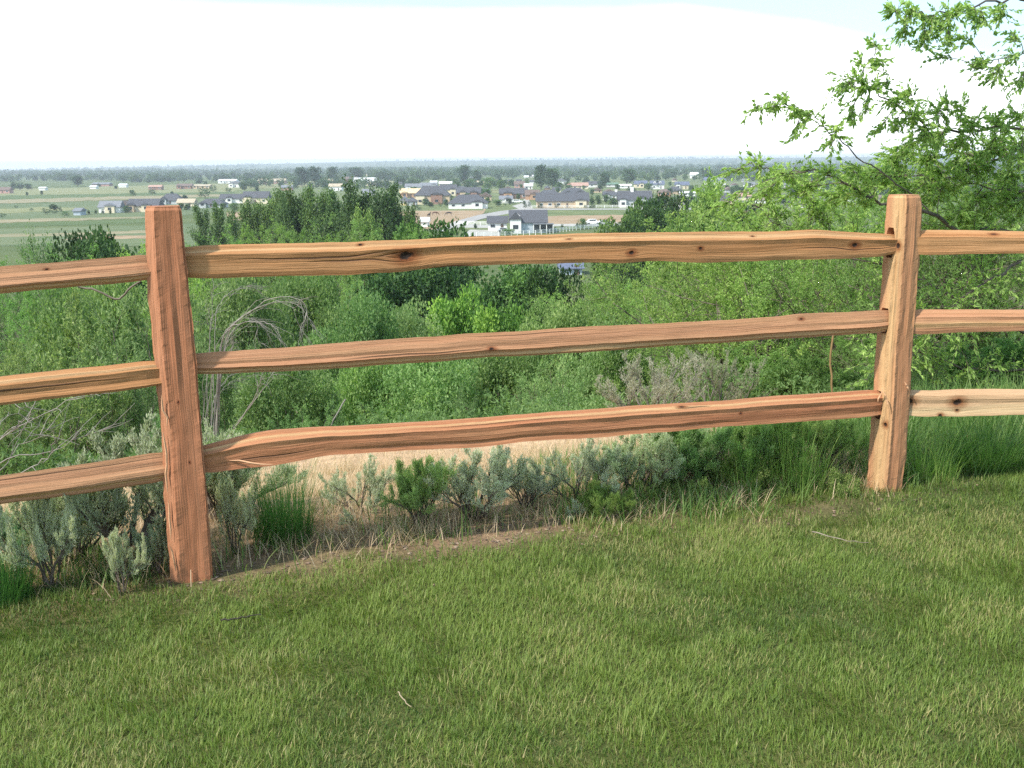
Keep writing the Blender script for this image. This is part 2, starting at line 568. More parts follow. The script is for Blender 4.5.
NA = 480
radii = [0.35]
while radii[-1] < 9500: radii.append(radii[-1] * 1.026 + 0.004)
radii = np.array(radii); NR = len(radii)
# denser in front of the camera
u = np.linspace(-1, 1, NA, endpoint=False)
ang = math.pi / 2 - (0.35 * u + 0.65 * u ** 3) * math.pi
X = radii[:, None] * np.cos(ang)[None, :]; Y = radii[:, None] * np.sin(ang)[None, :]
Z = hgt(X, Y)
V = np.concatenate([np.stack([X, Y, Z], -1).reshape(-1, 3), [[0, 0, float(hgt(0, 0))]]])
i = np.arange(NR - 1)[:, None]; j = np.arange(NA)[None, :]
F4 = np.stack([i * NA + j, (i + 1) * NA + j, (i + 1) * NA + (j + 1) % NA, i * NA + (j + 1) % NA], -1).reshape(-1, 4)[:, ::-1]
F3 = np.stack([np.arange(NA), np.full(NA, NR * NA), (np.arange(NA) + 1) % NA], -1)[:, ::-1]
# colours of the ground itself by zone
lawn_c = np.array([0.095, 0.11, 0.038]); soil_c = np.array([0.22, 0.15, 0.10]); tan_c = np.array([0.55, 0.38, 0.25])
slope_c = np.array([0.10, 0.11, 0.05]); field_c = np.array([0.095, 0.13, 0.050])
Dv = beyond(V[:, 0], V[:, 1])


def zone_colour(d, x, y):
    keys = [-0.25, 0.05, 0.5, 1.6, 2.3, 4.0, 4.8, 8, 100, 200]
    cs = np.array([lawn_c, soil_c * 1.1, soil_c * 1.7, tan_c * 0.85, tan_c, tan_c, tan_c * 0.6, slope_c, slope_c, field_c])
    dd = d + 0.10 * lumps(x, y, 0.25) + 0.15 * lumps(x, y, 0.9) * (d > 0)
    c = np.stack([np.interp(dd, keys, cs[:, k]) for k in range(3)], 1)
    # the right end stays grassy
    k = np.clip((x - 0.5) / 1.2, 0, 1) * np.clip((3.5 - d) / 2, 0, 1) * (d > -0.3)
    return c * (1 - k[:, None] * 0.75) + np.array([0.07, 0.09, 0.035]) * k[:, None] * 0.75


ZC = zone_colour(Dv, V[:, 0], V[:, 1])
gm = mesh_np('ground', V, [F4, F3], ground_material(), smooth=True)
ca = gm.attributes.new('zone_colour', 'FLOAT_COLOR', 'POINT')
ca.data.foreach_set('color', np.concatenate([ZC, np.ones((len(ZC), 1))], 1).astype(np.float32).ravel())
ground = link('ground', gm); setp(ground, kind='structure')
if gm.polygons[5000].normal.z < 0: gm.flip_normals()

# ------------------------------------------------------------------ lawn
def in_view(x, y, z, mx=40, my=40):
    P = np.stack([x, y, z], -1)
    px, py = proj(P)
    return (px > -mx) & (px < W + mx) & (py < H + my) & (y > 0.5)


def bare_mask(x, y):
    """bare soil along the fence: left stretch and round the right post"""
    d = beyond(x, y); s = (x - FP[0]) * 0.952 + (y - FP[1]) * 0.306
    k = 1.4 * np.exp(-((d - 0.03) / 0.13) ** 2) * np.clip((s + 0.05) / 0.2, 0, 1) * np.clip((1.5 - s) / 0.4, 0, 1)
    k = k + np.exp(-(((s - 2.45) / 0.5) ** 2 + ((d + 0.12) / 0.09) ** 2)) + np.exp(-(((s) / 0.22) ** 2 + ((d + 0.03) / 0.14) ** 2))
    k = k + 0.8 * np.exp(-(((s - 1.15) / 0.35) ** 2 + ((d - 0.1) / 0.18) ** 2))
    return np.clip(k * (0.8 + 0.5 * lumps(x, y, 0.12)), 0, 1)


def make_lawn():
    r = np.random.default_rng(11)
    N = 1150000
    # even over the ground, thinned with distance
    y = r.uniform(1.55, 5.6, N); x = r.uniform(-0.60, 0.60, N) * (y + 0.35)
    keep = r.uniform(0, 1, N) < np.clip((y / 5.6), 0.3, 1) * np.clip(2.6 / y, 0.45, 1)
    x, y = x[keep], y[keep]
    d = beyond(x, y)
    lim = 0.02 + 0.12 * lumps(x, y, 0.3) + np.clip((x - 0.8) * 0.3, 0, 0.5)
    keep = (d < lim + 0.30 * r.uniform(0, 1, len(x)) ** 3 + 0.15 * vnoise(x, y, 0.2, 12, 2)) & (r.uniform(0, 1, len(x)) > bare_mask(x, y) * 0.96)
    x, y = x[keep], y[keep]
    z = hgt(x, y)
    k = in_view(x, y, z)
    x, y, z = x[k], y[k], z[k]
    n = len(x)
    clump = vnoise(x, y, 0.09, 1, 3) * 1.3
    big = vnoise(x, y, 0.50, 2, 4) * 2.4
    hh = np.clip(0.025 + 0.010 * clump + 0.003 * big, 0.014, 1) * r.uniform(0.5, 1.4, n)
    hh *= 1 + 0.8 * np.clip(beyond(x, y) + 0.25, 0, 0.6)
    az = r.uniform(0, 6.28, n) * 0.75 + 3.0 * vnoise(x, y, 0.16, 5, 2)
    lean = np.clip(r.normal(0.55, 0.28, n), 0, 1.1)
    V, F, m = blade_strips(np.stack([x, y, z - 0.004], 1), hh, r.uniform(0.0014, 0.0030, n), lean, az, 2, r)
    base = 0.28 + 0.20 * big + 0.12 * clump + r.normal(size=n) * 0.17
    straw = r.uniform(0, 1, n) < np.clip(0.15 + 0.36 * vnoise(x, y, 0.26, 8, 4) * 2 - 0.06 * clump - 0.05 * big, 0.02, 0.65)
    tone = np.where(straw, r.uniform(0.58, 0.92, n), np.clip(base, 0.0, 0.55))
    me = mesh_np('lawn_grass', V, F, MAT_GRASS, tone=np.repeat(tone, m))
    o = link('lawn_grass', me)
    setp(o, 'mown green lawn grass flecked with straw blades in front of the rail fence', 'grass', kind='stuff')
    return n


nlawn = make_lawn()


def scatter_blades(name, label, cat, x, y, hmean, wmean, lean, tone_mean, tone_sd, mat, seed, nseg=4):
    r = np.random.default_rng(seed)
    z = hgt(x, y); n = len(x)
    hh = hmean * r.uniform(0.5, 1.4, n)
    V, F, m = blade_strips(np.stack([x, y, z - 0.01], 1), hh, wmean * r.uniform(0.6, 1.4, n), np.clip(r.normal(lean, 0.3, n), 0, 1.1), r.uniform(0, 6.28, n), nseg, r)
    t = np.repeat(np.clip(tone_mean + r.normal(size=n) * tone_sd, 0, 1), m)
    o = link(name, mesh_np(name, V, F, mat, tone=t))
    setp(o, label, cat, kind='stuff')
    return o


def strip_points(n, s0, s1, d0, d1, seed, clumps=None, cs=0.08):
    r = np.random.default_rng(seed)
    if clumps:
        cs_, cd_ = r.uniform(s0, s1, clumps), r.uniform(d0, d1, clumps)
        k = r.integers(0, clumps, n)
        s = cs_[k] + r.normal(size=n) * cs; d = cd_[k] + r.normal(size=n) * cs
    else:
        s, d = r.uniform(s0, s1, n), r.uniform(d0, d1, n)
    x = FP[0] + s * 0.952 + d * FN[0]; y = FP[1] + s * 0.306 + d * FN[1]
    return x, y


# dry straw beyond the fence, green rough grass on the right and along the edge
x, y = strip_points(48000, -1.8, 3.0, 0.04, 2.6, 21, 900, 0.08)
scatter_blades('dry_grass', 'dry straw grass between the sagebrush just beyond the fence', 'dry grass', x, y, 0.085, 0.0019, 0.7, 0.45, 0.22, MAT_STRAW, 22)
x, y = strip_points(9000, -1.5, 6.5, 2.2, 5.2, 23, 500, 0.12)
scatter_blades('trail_straw', 'sparse bleached straw over the tan trail behind the sagebrush', 'dry grass', x, y, 0.09, 0.003, 0.7, 0.6, 0.2, MAT_STRAW, 24)
x1, y1 = strip_points(14000, 1.45, 5.2, 0.0, 1.3, 25, 330, 0.07)
x2, y2 = strip_points(500, -0.2, 1.6, 0.0, 0.5, 26, 70, 0.04)
x3, y3 = strip_points(1800, -2.4, -0.15, 0.0, 0.4, 27, 60, 0.05)
x = np.concatenate([x1, x2, x3]); y = np.concatenate([y1, y2, y3])
scatter_blades('rough_grass', 'unmown green grass and weeds growing along the fence line', 'grass', x, y, 0.105, 0.0036, 0.55, 0.5, 0.25, MAT_TALL, 28)
x, y = strip_points(6500, 2.75, 6.5, 0.25, 1.9, 35, 160, 0.13)
scatter_blades('meadow_grass', 'tall lush green grass beyond the fence at the right post', 'grass', x, y, 0.24, 0.005, 0.5, 0.5, 0.2, MAT_TALL, 36)

# soil clods, bark chips and litter on the bare strip
def clods():
    r = np.random.default_rng(5)
    Vs, Fs, off = [], [], 0
    pts = []
    while len(pts) < 900:
        x = r.uniform(-1.9, 2.6); d = r.uniform(-0.35, 0.6)
        y = FP[1] + ((d - (x - FP[0]) * FN[0]) / FN[1])
        if r.uniform() < bare_mask(np.array([x]), np.array([y]))[0] + (0.12 if d > 0.05 else 0): pts.append((x, y))
    ico = np.array([[0, 0, 1], [.9, 0, .3], [.28, .85, .3], [-.72, .53, .3], [-.72, -.53, .3], [.28, -.85, .3], [0, 0, -.6]])
    fi = np.array([[0, 1, 2], [0, 2, 3], [0, 3, 4], [0, 4, 5], [0, 5, 1], [6, 2, 1], [6, 3, 2], [6, 4, 3], [6, 5, 4], [6, 1, 5]])
    tone = []
    for x, y in pts:
        s = r.uniform(0.002, 0.009) * (1 if r.uniform() < 0.97 else 1.5)
        q = ico * r.uniform(0.6, 1.3, ico.shape) * s * np.array([1.3, 1.3, 0.6])
        a = r.uniform(0, 6.28); c, sn = math.cos(a), math.sin(a)
        q = q @ np.array([[c, sn, 0], [-sn, c, 0], [0, 0, 1]]) + np.array([x, y, float(hgt(x, y)) + s * 0.15])
        Vs.append(q); Fs.append(fi + off); off += 7; tone += [r.uniform(0, 1)] * 7
    m, nt, out = newmat('soil_clods')
    at = nt.nodes.new('ShaderNodeAttribute'); at.attribute_name = 'tone'
    c = ramp(nt, at.outputs['Fac'], [(0, (0.07, 0.045, 0.03)), (0.75, (0.19, 0.13, 0.09)), (1, (0.28, 0.20, 0.14))])
    p = nt.nodes.new('ShaderNodeBsdfPrincipled'); p.inputs['Roughness'].default_value = 0.95
    nt.links.new(c, p.inputs['Base Color']); nt.links.new(p.outputs[0], out.inputs[0])
    o = link('soil_clods', mesh_np('soil_clods', np.concatenate(Vs), np.concatenate(Fs), m, tone=np.array(tone)))
    setp(o, 'crumbled brown soil and bark chips on the bare strip under the fence', 'soil', kind='stuff')


clods()

# ------------------------------------------------------------------ fence
def wood_mat(name, red, blonde, seed, knots=(), pale_band=None, splits=()):
    """knots: (u, v, size) in metres on the unrolled surface; sap: (v centre, half width) of a pale band, painting in sun on posts and upper facets, sapwood elsewhere"""
    m, nt, out = newmat(name)
    at = nt.nodes.new('ShaderNodeAttribute'); at.attribute_name = 'grain'
    sp = nt.nodes.new('ShaderNodeSeparateXYZ'); nt.links.new(at.outputs['Vector'], sp.inputs[0])
    u, v = sp.outputs[0], sp.outputs[1]
    wob = noise(nt, at.outputs['Vector'], 2.2, 2, 0.5)
    v2 = math_n(nt, 'ADD', v, math_n(nt, 'MULTIPLY', math_n(nt, 'SUBTRACT', wob, 0.5), 0.03))
    kmask = None; kring = None
    for (ku, kv, ks) in knots:
        du = math_n(nt, 'MULTIPLY', math_n(nt, 'SUBTRACT', u, ku), 0.62)
        dv = math_n(nt, 'SUBTRACT', v, kv)
        d2 = math_n(nt, 'ADD', math_n(nt, 'MULTIPLY', du, du), math_n(nt, 'MULTIPLY', dv, dv))
        dist = math_n(nt, 'SQRT', d2)
        dist = math_n(nt, 'ADD', dist, math_n(nt, 'MULTIPLY', math_n(nt, 'SUBTRACT', noise(nt, at.outputs['Vector'], 60, 3), 0.5), ks * 0.9))
        # grain bends round the knot
        g = math_n(nt, 'EXPONENT', math_n(nt, 'DIVIDE', d2, -(ks * 2.6) ** 2))
        sgn = math_n(nt, 'SIGN', dv)
        v2 = math_n(nt, 'SUBTRACT', v2, math_n(nt, 'MULTIPLY', math_n(nt, 'MULTIPLY', g, sgn), ks * 0.8))
        core = math_n(nt, 'SUBTRACT', 1.0, math_n(nt, 'DIVIDE', dist, ks * 0.75), clamp=True)
        halo = math_n(nt, 'SUBTRACT', 1.0, math_n(nt, 'DIVIDE', dist, ks * 2.1), clamp=True)
        kmask = core if kmask is None else math_n(nt, 'MAXIMUM', kmask, core)
        kring = halo if kring is None else math_n(nt, 'MAXIMUM', kring, halo)
    cb = nt.nodes.new('ShaderNodeCombineXYZ')
    nt.links.new(math_n(nt, 'MULTIPLY_ADD', u, 1.3, seed * 3.7), cb.inputs[0])
    nt.links.new(math_n(nt, 'MULTIPLY', v2, 85.0), cb.inputs[1]); cb.inputs[2].default_value = seed * 1.9
    fine = noise(nt, cb.outputs[0], 2.2, 5, 0.65)
    cb2 = nt.nodes.new('ShaderNodeCombineXYZ')
    nt.links.new(math_n(nt, 'MULTIPLY_ADD', u, 0.7, seed * 1.7), cb2.inputs[0])
    nt.links.new(math_n(nt, 'MULTIPLY', v2, 16.0), cb2.inputs[1]); cb2.inputs[2].default_value = seed * 5.1
    broad = noise(nt, cb2.outputs[0], 1.5, 3, 0.5)
    cb3 = nt.nodes.new('ShaderNodeCombineXYZ')
    nt.links.new(math_n(nt, 'MULTIPLY_ADD', u, 2.4, seed * 2.3), cb3.inputs[0])
    nt.links.new(math_n(nt, 'MULTIPLY', v2, 170.0), cb3.inputs[1])
    crack = noise(nt, cb3.outputs[0], 1.3, 3, 0.6)
    fac = broad
    if pale_band:  # paler band: sunlight painted onto posts and upper facets, sapwood on other faces
        sb = math_n(nt, 'SUBTRACT', 1.0, math_n(nt, 'DIVIDE', math_n(nt, 'ABSOLUTE', math_n(nt, 'SUBTRACT', v2, pale_band[0])), pale_band[1]), clamp=True)
        fac = math_n(nt, 'ADD', math_n(nt, 'MULTIPLY', broad, 0.75), math_n(nt, 'MULTIPLY', sb, 0.62), clamp=True)
    deep = tuple(c * 0.62 for c in red)
    c = ramp(nt, fac, [(0.28, red), (0.55, tuple(a * .62 + b * .38 for a, b in zip(red, blonde))), (0.85, blonde)])
    c = mix(nt, ramp(nt, fine, [(0.36, (0, 0, 0)), (0.62, (1, 1, 1))]), mix(nt, 1.0, c, (0.85, 0.79, 0.74), 'MULTIPLY'), c)
    c = mix(nt, ramp(nt, crack, [(0.24, (1, 1, 1)), (0.33, (0, 0, 0))]), c, mix(nt, 1.0, c, (0.58, 0.48, 0.42), 'MULTIPLY'))
    smask = None
    for (u0, u1, sv, sw) in splits:
        a_ = math_n(nt, 'SUBTRACT', 1.0, math_n(nt, 'DIVIDE', math_n(nt, 'ABSOLUTE', math_n(nt, 'SUBTRACT', v2, sv)), sw), clamp=True)
        w_ = math_n(nt, 'SUBTRACT', 1.0, math_n(nt, 'DIVIDE', math_n(nt, 'ABSOLUTE', math_n(nt, 'SUBTRACT', u, (u0 + u1) / 2)), abs(u1 - u0) / 2), clamp=True)
        q_ = math_n(nt, 'MULTIPLY', a_, math_n(nt, 'MULTIPLY', w_, math_n(nt, 'MULTIPLY_ADD', fine, 2.0, 1.2)), clamp=True)
        smask = q_ if smask is None else math_n(nt, 'MAXIMUM', smask, q_)
    if smask is not None:
        c = mix(nt, math_n(nt, 'MULTIPLY', smask, 0.9), c, (0.09, 0.045, 0.025))
    if kmask is not None:
        c = mix(nt, math_n(nt, 'MULTIPLY', kring, 1.5, clamp=True), c, mix(nt, 1.0, c, (0.50, 0.33, 0.24), 'MULTIPLY'))
        c = mix(nt, math_n(nt, 'MULTIPLY', kmask, 3.0, clamp=True), c, (0.028, 0.015, 0.010))
    p = nt.nodes.new('ShaderNodeBsdfPrincipled'); p.inputs['Roughness'].default_value = 0.72
    p.inputs['Specular IOR Level'].default_value = 0.25
    nt.links.new(c, p.inputs['Base Color'])
    hsum = math_n(nt, 'ADD', fine, math_n(nt, 'MULTIPLY', crack, 0.8))
    if smask is not None: hsum = math_n(nt, 'SUBTRACT', hsum, math_n(nt, 'MULTIPLY', smask, 1.5))
    if kmask is not None: hsum = math_n(nt, 'SUBTRACT', hsum, math_n(nt, 'MULTIPLY', kmask, 2.0))
    bp = nt.nodes.new('ShaderNodeBump'); bp.inputs['Strength'].default_value = 0.55; bp.inputs['Distance'].default_value = 0.006
    nt.links.new(hsum, bp.inputs['Height']); nt.links.new(bp.outputs[0], p.inputs['Normal'])
    nt.links.new(p.outputs[0], out.inputs[0])
    return m


RED = (0.415, 0.172, 0.085); PINK = (0.435, 0.222, 0.122); BLON = (0.52, 0.325, 0.165); ORNG = (0.420, 0.205, 0.085); PALE = (0.54, 0.395, 0.23)
fence = empty('split_rail_fence', (FP[0], FP[1], 0))
setp(fence, 'new cedar split rail fence with three rough rails along the lawn edge', 'fence')


def n1d(x, seed, freqs=(1.0, 2.7, 6.1, 13.0), amps=(1, .5, .3, .2)):
    r = np.random.default_rng(seed); s = 0
    for f, a in zip(freqs, amps): s = s + a * np.sin(x * f + r.uniform(0, 6.28))
    return s


def rail(outline, P0, P1, mat, seed, prof, thick=0.075, ext=(0, 0), label=None, ends=(True, True)):
    """outline: (px, ytop, ybot) stations; the rail's axis lies in the vertical plane P0-P1"""
    P0 = np.array(P0, float); P1 = np.array(P1, float)
    t = unit(P1 - P0); nrm = np.array([-t[1], t[0]])
    if nrm[1] < 0: nrm = -nrm
    ss, zt, zb = [], [], []
    for px, a, b in outline:
        res = []
        for yy in (a, b):
            dr = ray(px, yy)
            k = ((P0 - 0) @ nrm) / (dr[:2] @ nrm)
            p = CO + dr * k
            res.append(p)
        ss.append((res[0][:2] - P0) @ t); zt.append(res[0][2]); zb.append(res[1][2])
    ss = np.array(ss); o = np.argsort(ss); ss = ss[o]; zt = np.array(zt)[o]; zb = np.array(zb)[o]
    a, b = ss[0] - ext[0], ss[-1] + ext[1]
    n = max(8, int((b - a) / 0.012))
    s = np.linspace(a, b, n)
    # extrapolate flat beyond the stations
    top = np.interp(s, ss, zt); bot = np.interp(s, ss, zb)
    kern = np.ones(7) / 7
    top = np.convolve(np.pad(top, 3, 'edge'), kern, 'valid'); bot = np.convolve(np.pad(bot, 3, 'edge'), kern, 'valid')
    top = top + 0.0006 * n1d(s * 14, seed); bot = bot + 0.0008 * n1d(s * 17, seed + 1)
    zc = (top + bot) / 2; hh = (top - bot) / 2
    # cross-section: polygon (across, up) subdivided
    pr = np.array(prof, float)
    q, vv = [], []; acc = 0
    sub = 5
    for k in range(len(pr)):
        A, B = pr[k], pr[(k + 1) % len(pr)]
        L = np.hypot((B[0] - A[0]) * thick, (B[1] - A[1]) * 0.05)
        for j in range(sub):
            q.append(A + (B - A) * j / sub); vv.append(acc + L * j / sub)
        acc += L
    q = np.array(q); vv = np.array(vv); m = len(q)
    r = np.random.default_rng(seed)
    cx = q[:, 0] * thick / 2; cz = q[:, 1]
    taper = np.ones(n)
    if ends[0]: taper *= np.clip((s - a) / 0.10, 0, 1) * 0.28 + 0.72
    if ends[1]: taper *= np.clip((b - s) / 0.10, 0, 1) * 0.28 + 0.72
    bow = 0.006 * n1d(s * 1.7, seed + 5)
    gro = np.zeros((n, m))
    for j in range(m):
        gro[:, j] = 0.0012 * n1d(s * (2 + 2 * r.uniform()), seed + 11 + j) + 0.0024 * r.normal()
    corner = (np.arange(m) % sub == 0)
    gro[:, corner] *= 1.3
    dirn = unit(np.stack([cx / (thick / 2), cz], 1))
    AX = (cx[None, :] * taper[:, None]) + bow[:, None] + gro * dirn[:, 0][None, :]
    AZ = zc[:, None] + cz[None, :] * hh[:, None] * (0.5 + 0.5 * taper[:, None]) / 1.0 + gro * dirn[:, 1][None, :] * (np.abs(cz) < 0.93)[None, :]
    Vx = P0[0] + t[0] * s[:, None] + nrm[0] * AX; Vy = P0[1] + t[1] * s[:, None] + nrm[1] * AX
    V = np.stack([Vx, Vy, AZ], -1).reshape(-1, 3)
    i = np.arange(n - 1)[:, None]; j = np.arange(m)[None, :]
    F = np.stack([i * m + j, i * m + (j + 1) % m, (i + 1) * m + (j + 1) % m, (i + 1) * m + j], -1).reshape(-1, 4)
    caps = np.array([[k for k in range(m)][::-1], [(n - 1) * m + k for k in range(m)]])
    vn = np.append(vv[1:], acc)
    uu = s - a
    I, J = np.meshgrid(np.arange(n - 1), np.arange(m), indexing='ij')
    uvq = np.stack([np.stack([uu[I], uu[I], uu[I + 1], uu[I + 1]], -1), np.stack([vv[J], vn[J], vn[J], vv[J]], -1), np.zeros(I.shape + (4,))], -1).reshape(-1, 3)
    uvc = np.stack([np.zeros(2 * m), np.concatenate([cz[::-1], cz]) * 0.05, np.concatenate([cx[::-1], cx])], 1)
    me = mesh_np('rail', V, [F, caps], mat, uv=np.concatenate([uvq, uvc]))
    o = link('rail', me, fence)
    o.matrix_parent_inverse = Matrix.Translation((-FP[0], -FP[1], 0))
    if label: o['label'] = label
    return o


def local_v(prof, thick, edge, f):
    """unrolled v of the point at fraction f along polygon edge number `edge`"""
    acc = 0
    for k in range(len(prof)):
        A, B = np.array(prof[k]), np.array(prof[(k + 1) % len(prof)])
        L = np.hypot((B[0] - A[0]) * thick, (B[1] - A[1]) * 0.05)
        if k == edge: return acc + L * f
        acc += L


# profile order: top-back, top-front, front ridge, bottom-front, bottom-back   (front = negative)
PA = [(0.75, 0.80), (-0.15, 1.0), (-0.95, 0.48), (-0.86, -0.96), (0.7, -0.95)]
PB = [(0.75, 0.75), (-0.35, 1.0), (-0.95, -0.35), (-0.45, -1.0), (0.8, -0.7)]
PC = [(0.8, 0.7), (0.0, 1.0), (-0.85, 0.72), (-0.95, -0.85), (-0.3, -1.0), (0.8, -0.6)]

LPc = at_depth(178.5, 400, 3.12); RPc = at_depth(892, 350, 3.96)
Lp = LPc[:2]; Rp = RPc[:2]
mt = unit(Rp - Lp)
# far posts of the neighbouring sections
ldir = unit(np.array([-0.90, -0.42])); LL = Lp + ldir * 2.6
rdir = unit(np.array([1.0, 0.045])); RR = Rp + rdir * 2.7


def rail_u(P0, P1, px, a_px, ext):
    """distance along the rail from its start (pixel a_px minus ext) to pixel px"""
    def s_of(p):
        P0_ = np.array(P0); t = unit(np.array(P1) - P0_); nr = np.array([-t[1], t[0]]); dr = ray(p, 300)
        return (CO + dr * ((P0_ @ nr) / (dr[:2] @ nr)))[:2] @ t
    return s_of(px) - s_of(a_px) + ext


TOP = [(187, 246, 279), (271, 243.5, 276), (336, 242, 275), (350, 243, 274.5), (360, 241, 273), (401, 240, 272), (420, 239, 269), (447, 237.4, 266), (500, 236, 264.5), (557, 234, 263), (590, 233, 262), (611, 233, 263.8), (652, 232, 260), (700, 231.5, 262.8), (740, 231.5, 261), (781, 231, 259.5), (800, 229.5, 259.6), (814, 229.6, 258.9), (848, 232, 258), (870, 233, 257), (893, 233.7, 254)]
MID = [(196, 352.5, 373), (284, 346.5, 370), (362, 340.7, 365.5), (440, 335.5, 360.5), (461, 333.5, 358.5), (491, 331.7, 356), (520, 330.5, 355), (584, 326, 351.7), (640, 323.5, 347), (700, 321.6, 343.5), (740, 319, 341), (781, 316, 338), (800, 313.5, 337), (848, 311.6, 334.4), (888, 309, 331)]
BOT = [(200, 446, 472), (220, 441.7, 469), (246, 434, 465.6), (272, 430, 463), (324, 426.5, 453), (376, 424, 448.7), (430, 421.5, 446.5), (476, 418, 444.5), (522, 414, 438.8), (604, 408, 434.7), (680, 402.5, 428), (720, 400.5, 424.5), (781, 396, 421), (850, 392, 416.5), (884, 390, 414)]
UE = 0.055
kT = [(rail_u(Lp, Rp, 402, 187, UE), local_v(PA, 0.08, 2, 0.30), 0.021), (rail_u(Lp, Rp, 358, 187, UE), local_v(PA, 0.08, 1, 0.3), 0.006),
      (rail_u(Lp, Rp, 623, 187, UE), local_v(PA, 0.08, 2, 0.55), 0.009), (rail_u(Lp, Rp, 690, 187, UE), local_v(PA, 0.08, 2, 0.35), 0.006),
      (rail_u(Lp, Rp, 563, 187, UE), local_v(PA, 0.08, 1, 0.6), 0.007), (rail_u(Lp, Rp, 843, 187, UE), local_v(PA, 0.08, 2, 0.3), 0.012), (rail_u(Lp, Rp, 743, 187, UE), local_v(PA, 0.08, 1, 0.5), 0.006)]
rail(TOP, Lp, Rp, wood_mat('cedar_top_rail', ORNG, BLON, 1, kT, (local_v(PA, 0.08, 1, 0.5), 0.02), [(rail_u(Lp, Rp, 225, 187, UE), rail_u(Lp, Rp, 400, 187, UE), local_v(PA, 0.08, 2, 0.22), 0.004), (rail_u(Lp, Rp, 300, 187, UE), rail_u(Lp, Rp, 405, 187, UE), local_v(PA, 0.08, 2, 0.40), 0.0035), (rail_u(Lp, Rp, 780, 187, UE), rail_u(Lp, Rp, 893, 187, UE), local_v(PA, 0.08, 2, 0.5), 0.003), (rail_u(Lp, Rp, 420, 187, UE), rail_u(Lp, Rp, 470, 187, UE), local_v(PA, 0.08, 2, 0.95), 0.004)]), 31, PA, 0.08, (UE, 0.04), 'top rail with a big black knot, between the two posts')
kM = [(rail_u(Lp, Rp, 492, 196, UE), local_v(PB, 0.075, 1, 0.95), 0.009), (rail_u(Lp, Rp, 803, 196, UE), local_v(PB, 0.075, 1, 0.3), 0.007)]
rail(MID, Lp, Rp, wood_mat('cedar_middle_rail', PINK, BLON, 2, kM, (local_v(PB, 0.075, 2, 0.6), 0.022), [(rail_u(Lp, Rp, 330, 196, UE), rail_u(Lp, Rp, 495, 196, UE), local_v(PB, 0.075, 1, 0.93), 0.004), (rail_u(Lp, Rp, 470, 196, UE), rail_u(Lp, Rp, 600, 196, UE), local_v(PB, 0.075, 1, 0.2), 0.002)]), 32, PB, 0.075, (UE, 0.04), 'straight middle rail between the two posts')
kB = [(rail_u(Lp, Rp, 690, 200, UE), local_v(PA, 0.08, 1, 0.5), 0.010), (rail_u(Lp, Rp, 748, 200, UE), local_v(PA, 0.08, 2, 0.4), 0.004)]
rail(BOT, Lp, Rp, wood_mat('cedar_bottom_rail', RED, BLON, 3, kB, (local_v(PA, 0.08, 1, 0.55), 0.017), [(rail_u(Lp, Rp, 420, 200, UE), rail_u(Lp, Rp, 600, 200, UE), local_v(PA, 0.08, 1, 0.75), 0.002), (rail_u(Lp, Rp, 680, 200, UE), rail_u(Lp, Rp, 722, 200, UE), local_v(PA, 0.08, 1, 0.6), 0.004), (rail_u(Lp, Rp, 210, 200, UE), rail_u(Lp, Rp, 330, 200, UE), local_v(PA, 0.08, 2, 0.7), 0.003)]), 33, PA, 0.085, (UE, 0.04), 'bottom rail curving down to the left post')

LT = [(150, 254, 279.5), (75, 260, 286), (0, 265.7, 292.5), (-300, 289, 318)]
LM = [(158, 359, 384), (75, 368, 394), (0, 376, 403), (-300, 408, 437)]
LB = [(165, 450, 479.5), (75, 464, 493), (0, 475.5, 503), (-300, 514, 545)]
rail(LT, Lp, LL, wood_mat('cedar_left_top', PINK, BLON, 4, [(0.35, local_v(PB, 0.075, 1, 0.3), 0.004)], (local_v(PB, 0.075, 2, 0.5), 0.018)), 34, PB, 0.075, (UE, 0.0), 'pinkish top rail leaving the frame on the left')
rail(LM, Lp, LL, wood_mat('cedar_left_middle', ORNG, BLON, 5, [], (local_v(PA, 0.08, 1, 0.6), 0.018), [(0.1, 0.9, local_v(PA, 0.08, 2, 0.25), 0.005)]), 35, PA, 0.08, (UE, 0.0), 'middle rail with a split underside, left section')
rail(LB, Lp, LL, wood_mat('cedar_left_bottom', PINK, BLON, 6, [], (local_v(PB, 0.075, 2, 0.5), 0.014), [(0.0, 0.8, local_v(PB, 0.075, 1, 0.2), 0.0025)]), 36, PB, 0.078, (UE, 0.0), 'bottom rail in front of the sagebrush, left section')
RT = [(914, 229.6, 254.5), (960, 230, 254), (1024, 231, 252.5), (1330, 229, 249)]
RM = [(910, 309, 334), (960, 309.5, 331.5), (1024, 310, 329.5), (1330, 305, 325)]
RB = [(908, 389.5, 416), (925, 391, 415.5), (960, 390, 415), (1024, 390, 413), (1330, 383, 405)]
uR = lambda px: rail_u(Rp, RR, px, 914, UE)
rail(RT, Rp, RR, wood_mat('cedar_right_top', ORNG, BLON, 7, [(uR(989), local_v(PA, 0.08, 1, 0.5), 0.010)], None), 37, PA, 0.08, (UE, 0.0), 'top rail with one dark knot, right section')
rail(RM, Rp, RR, wood_mat('cedar_right_middle', PINK, BLON, 8, [], (local_v(PA, 0.08, 2, 0.4), 0.02)), 38, PA, 0.078, (UE, 0.0), 'middle rail of the right section')
rail(RB, Rp, RR, wood_mat('cedar_right_bottom', (0.48, 0.31, 0.18), PALE, 9, [(uR(913), local_v(PC, 0.08, 2, 0.3), 0.017), (uR(962), local_v(PC, 0.08, 2, 0.35), 0.017), (uR(962), local_v(PC, 0.08, 2, 0.75), 0.006), (uR(945), local_v(PC, 0.08, 2, 0.98), 0.007)], (local_v(PC, 0.08, 2, 0.7), 0.03)), 39, PC, 0.08, (UE, 0.0), 'pale bottom rail with two big brown knots, right section')


